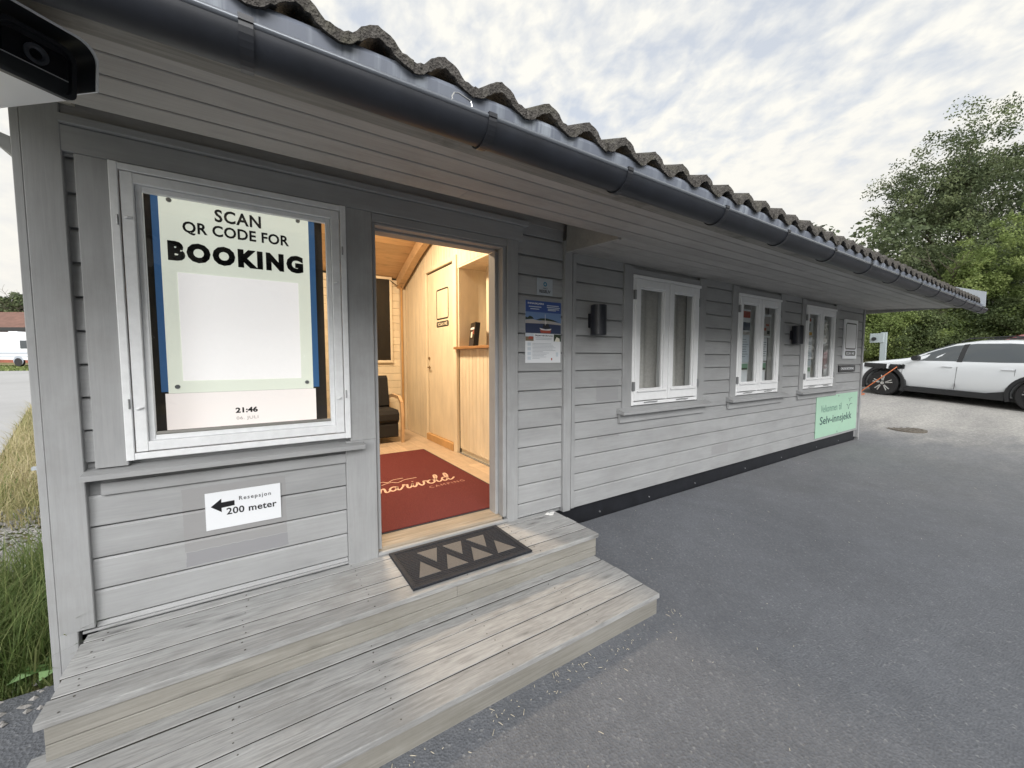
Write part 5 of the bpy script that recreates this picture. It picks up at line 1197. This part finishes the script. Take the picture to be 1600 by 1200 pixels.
# far left behind the house
for i, (px, pt, dp, wd, lb) in enumerate(((8, 462, 78, 60, 'dark round tree behind the brown house roof, farther left'), (52, 478, 80, 26, 'small tree beside the corner post above the brown roof'))):
    by_px(px, pt, dp, wd, lb, 'leaf_dark', 9000, .5, 60 + i, .1, 60, 'trees behind the brown house')
mb_c = []
for k in range(40): p_ = at(-10 + k * 2.4, 540, 52); mb_c.append((p_.x, p_.y, on_ground(p_.x, p_.y) + 1.2))
V, ti = leaf_cloud(np.array(mb_c), np.full(40, 1.3), 9000, .3, 3); V[:, 2] = np.maximum(V[:, 2], .5); tag(leaf_obj('far_hedge', V, ti, 'grass_dry'), 'low straw coloured hedge between the caravan and the brown house', 'hedge')
# trees across the yard, opposite the cabin (they show in the window panes)
for i, (x, y, h, w_) in enumerate(((-9, -19, 9, 8), (-2, -21, 10, 9), (5, -20, 9, 8), (12, -21, 10, 9), (19, -20, 9, 9), (27, -19, 10, 9))):
    tree(x, y, h * .85, w_, ['bushy tree across the yard, far left behind the viewer', 'tall tree across the yard facing the big window', 'tree across the yard facing the doorway', 'tall tree across the yard facing the small windows', 'tree across the yard facing the welcome sign', 'tree across the yard beyond the cars'][i], 'leaf_mid', 12000, .8, 80 + i, -.15, 90, 'trees across the yard behind the viewer')

# ------------------------------------------------------------------ grass, gravel, straw
def blades(name, mat, n, area, h0, h1, label, seed, wd=.006, lean=.5, kind='stuff'):
    r_ = np.random.default_rng(seed); P = area(r_, n); n = len(P); z0 = gz(P[:, 0], P[:, 1]) - .03
    a = r_.random(n) * 6.283; h = h0 + (h1 - h0) * r_.random(n) ** 1.5; d = np.stack([np.cos(a), np.sin(a)], 1); ln = lean * r_.random(n) * h; wv_ = wd * (.6 + .8 * r_.random(n))
    s_ = np.stack([-d[:, 1], d[:, 0]], 1) * wv_[:, None] / 2
    b0 = P; m0 = P + d * (ln * .35)[:, None]; t0 = P + d * ln[:, None]
    def v3(xy, z_): return np.concatenate([xy, z_[:, None]], 1)
    V = np.stack([v3(b0 - s_, z0), v3(b0 + s_, z0), v3(m0 + s_ * .8, z0 + h * .6), v3(m0 - s_ * .8, z0 + h * .6), v3(m0 - s_ * .8, z0 + h * .6), v3(m0 + s_ * .8, z0 + h * .6), v3(t0 + s_ * .1, z0 + h), v3(t0 - s_ * .1, z0 + h)], 1).reshape(-1, 3)
    return tag(leaf_obj(name, V, np.repeat(r_.random(n), 2), mat), label, 'grass', None, kind)
def area_green(r_, n):
    P = np.stack([r_.uniform(-2.6, -.80, n), r_.uniform(.02, 1.55, n)], 1); keep = (P[:, 1] < 1.2 + .3 * np.sin(P[:, 0] * 5)); return P[keep]
def area_dry(r_, n):
    y = r_.uniform(2.35, 12.4, n) ** 1.0; x = r_.uniform(-6.5, -.8, n); k = x > (-2.9 - (y - 5.5) * .27) ; return np.stack([x, y], 1)[k]
blades('long_grass', 'grass_green', 30000, area_green, .05, .40, 'tall green grass growing along the gable foot', 1, .0055, 1.5)
blades('dry_grass', 'grass_dry', 60000, area_dry, .04, .26, 'yellowed dry grass on the bank beside the road', 2, .007, 1.6)
blades('verge_grass', 'grass_green', 9000, area_dry, .04, .16, 'sparse green grass among the dry grass', 4, .010, .9)
def area_far(r_, n): return np.stack([r_.uniform(-24, -7, n), r_.uniform(36.5, 46, n)], 1)
blades('lawn', 'grass_green', 12000, area_far, .05, .16, 'pale green lawn strip under the caravan', 3, .10, .6)
r_ = random.Random(8); mb = MB()
oct_ = [(1, 0, 0), (0, 1, 0), (-1, 0, 0), (0, -1, 0), (0, 0, 1), (0, 0, -1)]; of = [(0, 1, 4), (1, 2, 4), (2, 3, 4), (3, 0, 4), (1, 0, 5), (2, 1, 5), (3, 2, 5), (0, 3, 5)]
V = []; Fc = []
for k in range(6060):
    if k < 6000: x = r_.uniform(-2.9, -.80); y = r_.uniform(1.0, 3.0); s_ = r_.uniform(.008, .024)
    else: x = r_.uniform(-1.2, -.76); y = r_.uniform(-.25, .12); s_ = r_.uniform(.006, .02)
    z_ = float(.085 + .018 * max(y, 0)) + s_ * .2
    o = len(V)
    for q in oct_: V.append((x + q[0] * s_ * r_.uniform(.7, 1.3), y + q[1] * s_ * r_.uniform(.7, 1.3), z_ - .012 + q[2] * s_ * r_.uniform(.5, .9)))
    Fc += [tuple(i + o for i in q) for q in of]
mb.add(V, Fc); me, c_ = mesh('gravel', mb, 'stone_mix'); at_ = me.attributes.new('tint', 'FLOAT', 'FACE')
o = bpy.data.objects.new('gravel', me); col.objects.link(o); o.location = c_; tag(o, 'loose grey stones along the foot of the gable', 'gravel', None, 'stuff')
mb = MB(); rs = random.Random(12)
for k in range(230):
    if k < 130: x = rs.uniform(-.4, 2.1); y = -1.10 - abs(rs.gauss(0, .06)) - .005
    else: x = rs.uniform(-.5, 7.5); y = rs.uniform(-2.0, -.05) if x > 2.1 else -1.15 - abs(rs.gauss(0, .5))
    z_ = on_ground(x, y) + .001; a = rs.uniform(0, 3.14); l_ = rs.choice((.003, .004, .006, .012)) * rs.uniform(.5, 1.2); dx, dy = math.cos(a) * l_, math.sin(a) * l_; wx, wy = -math.sin(a) * .0013, math.cos(a) * .0013
    mb.add([(x - dx - wx, y - dy - wy, z_), (x - dx + wx, y - dy + wy, z_), (x + dx + wx, y + dy + wy, z_ + .003), (x + dx - wx, y + dy - wy, z_ + .003), (x, y, z_ + .004)], [(0, 1, 4), (1, 2, 4), (2, 3, 4), (3, 0, 4)])
o = part('straw_debris', mb, 'straw', None); tag(o, 'scattered bits of straw and grit on the asphalt along the lower step', 'debris', None, 'stuff')
lf_ = MB()
for k in range(7): a = .9 * k; lf_.add([(-.80, .10, .12), (-.80 + .10 * math.cos(a) - .02, .06 + .10 * math.sin(a) * .6, .16), (-.80 + .16 * math.cos(a), .06 + .14 * math.sin(a) * .6, .13), (-.80 + .10 * math.cos(a + .4), .06 + .10 * math.sin(a + .4) * .6, .15)], [(0, 1, 2, 3)])
simple('weed_leaf', (.12, .22, .07), .6, var=.2, sc_=20); thing('weed', lf_, 'weed_leaf', 'broad leaved green weed at the left end of the steps', 'plant')
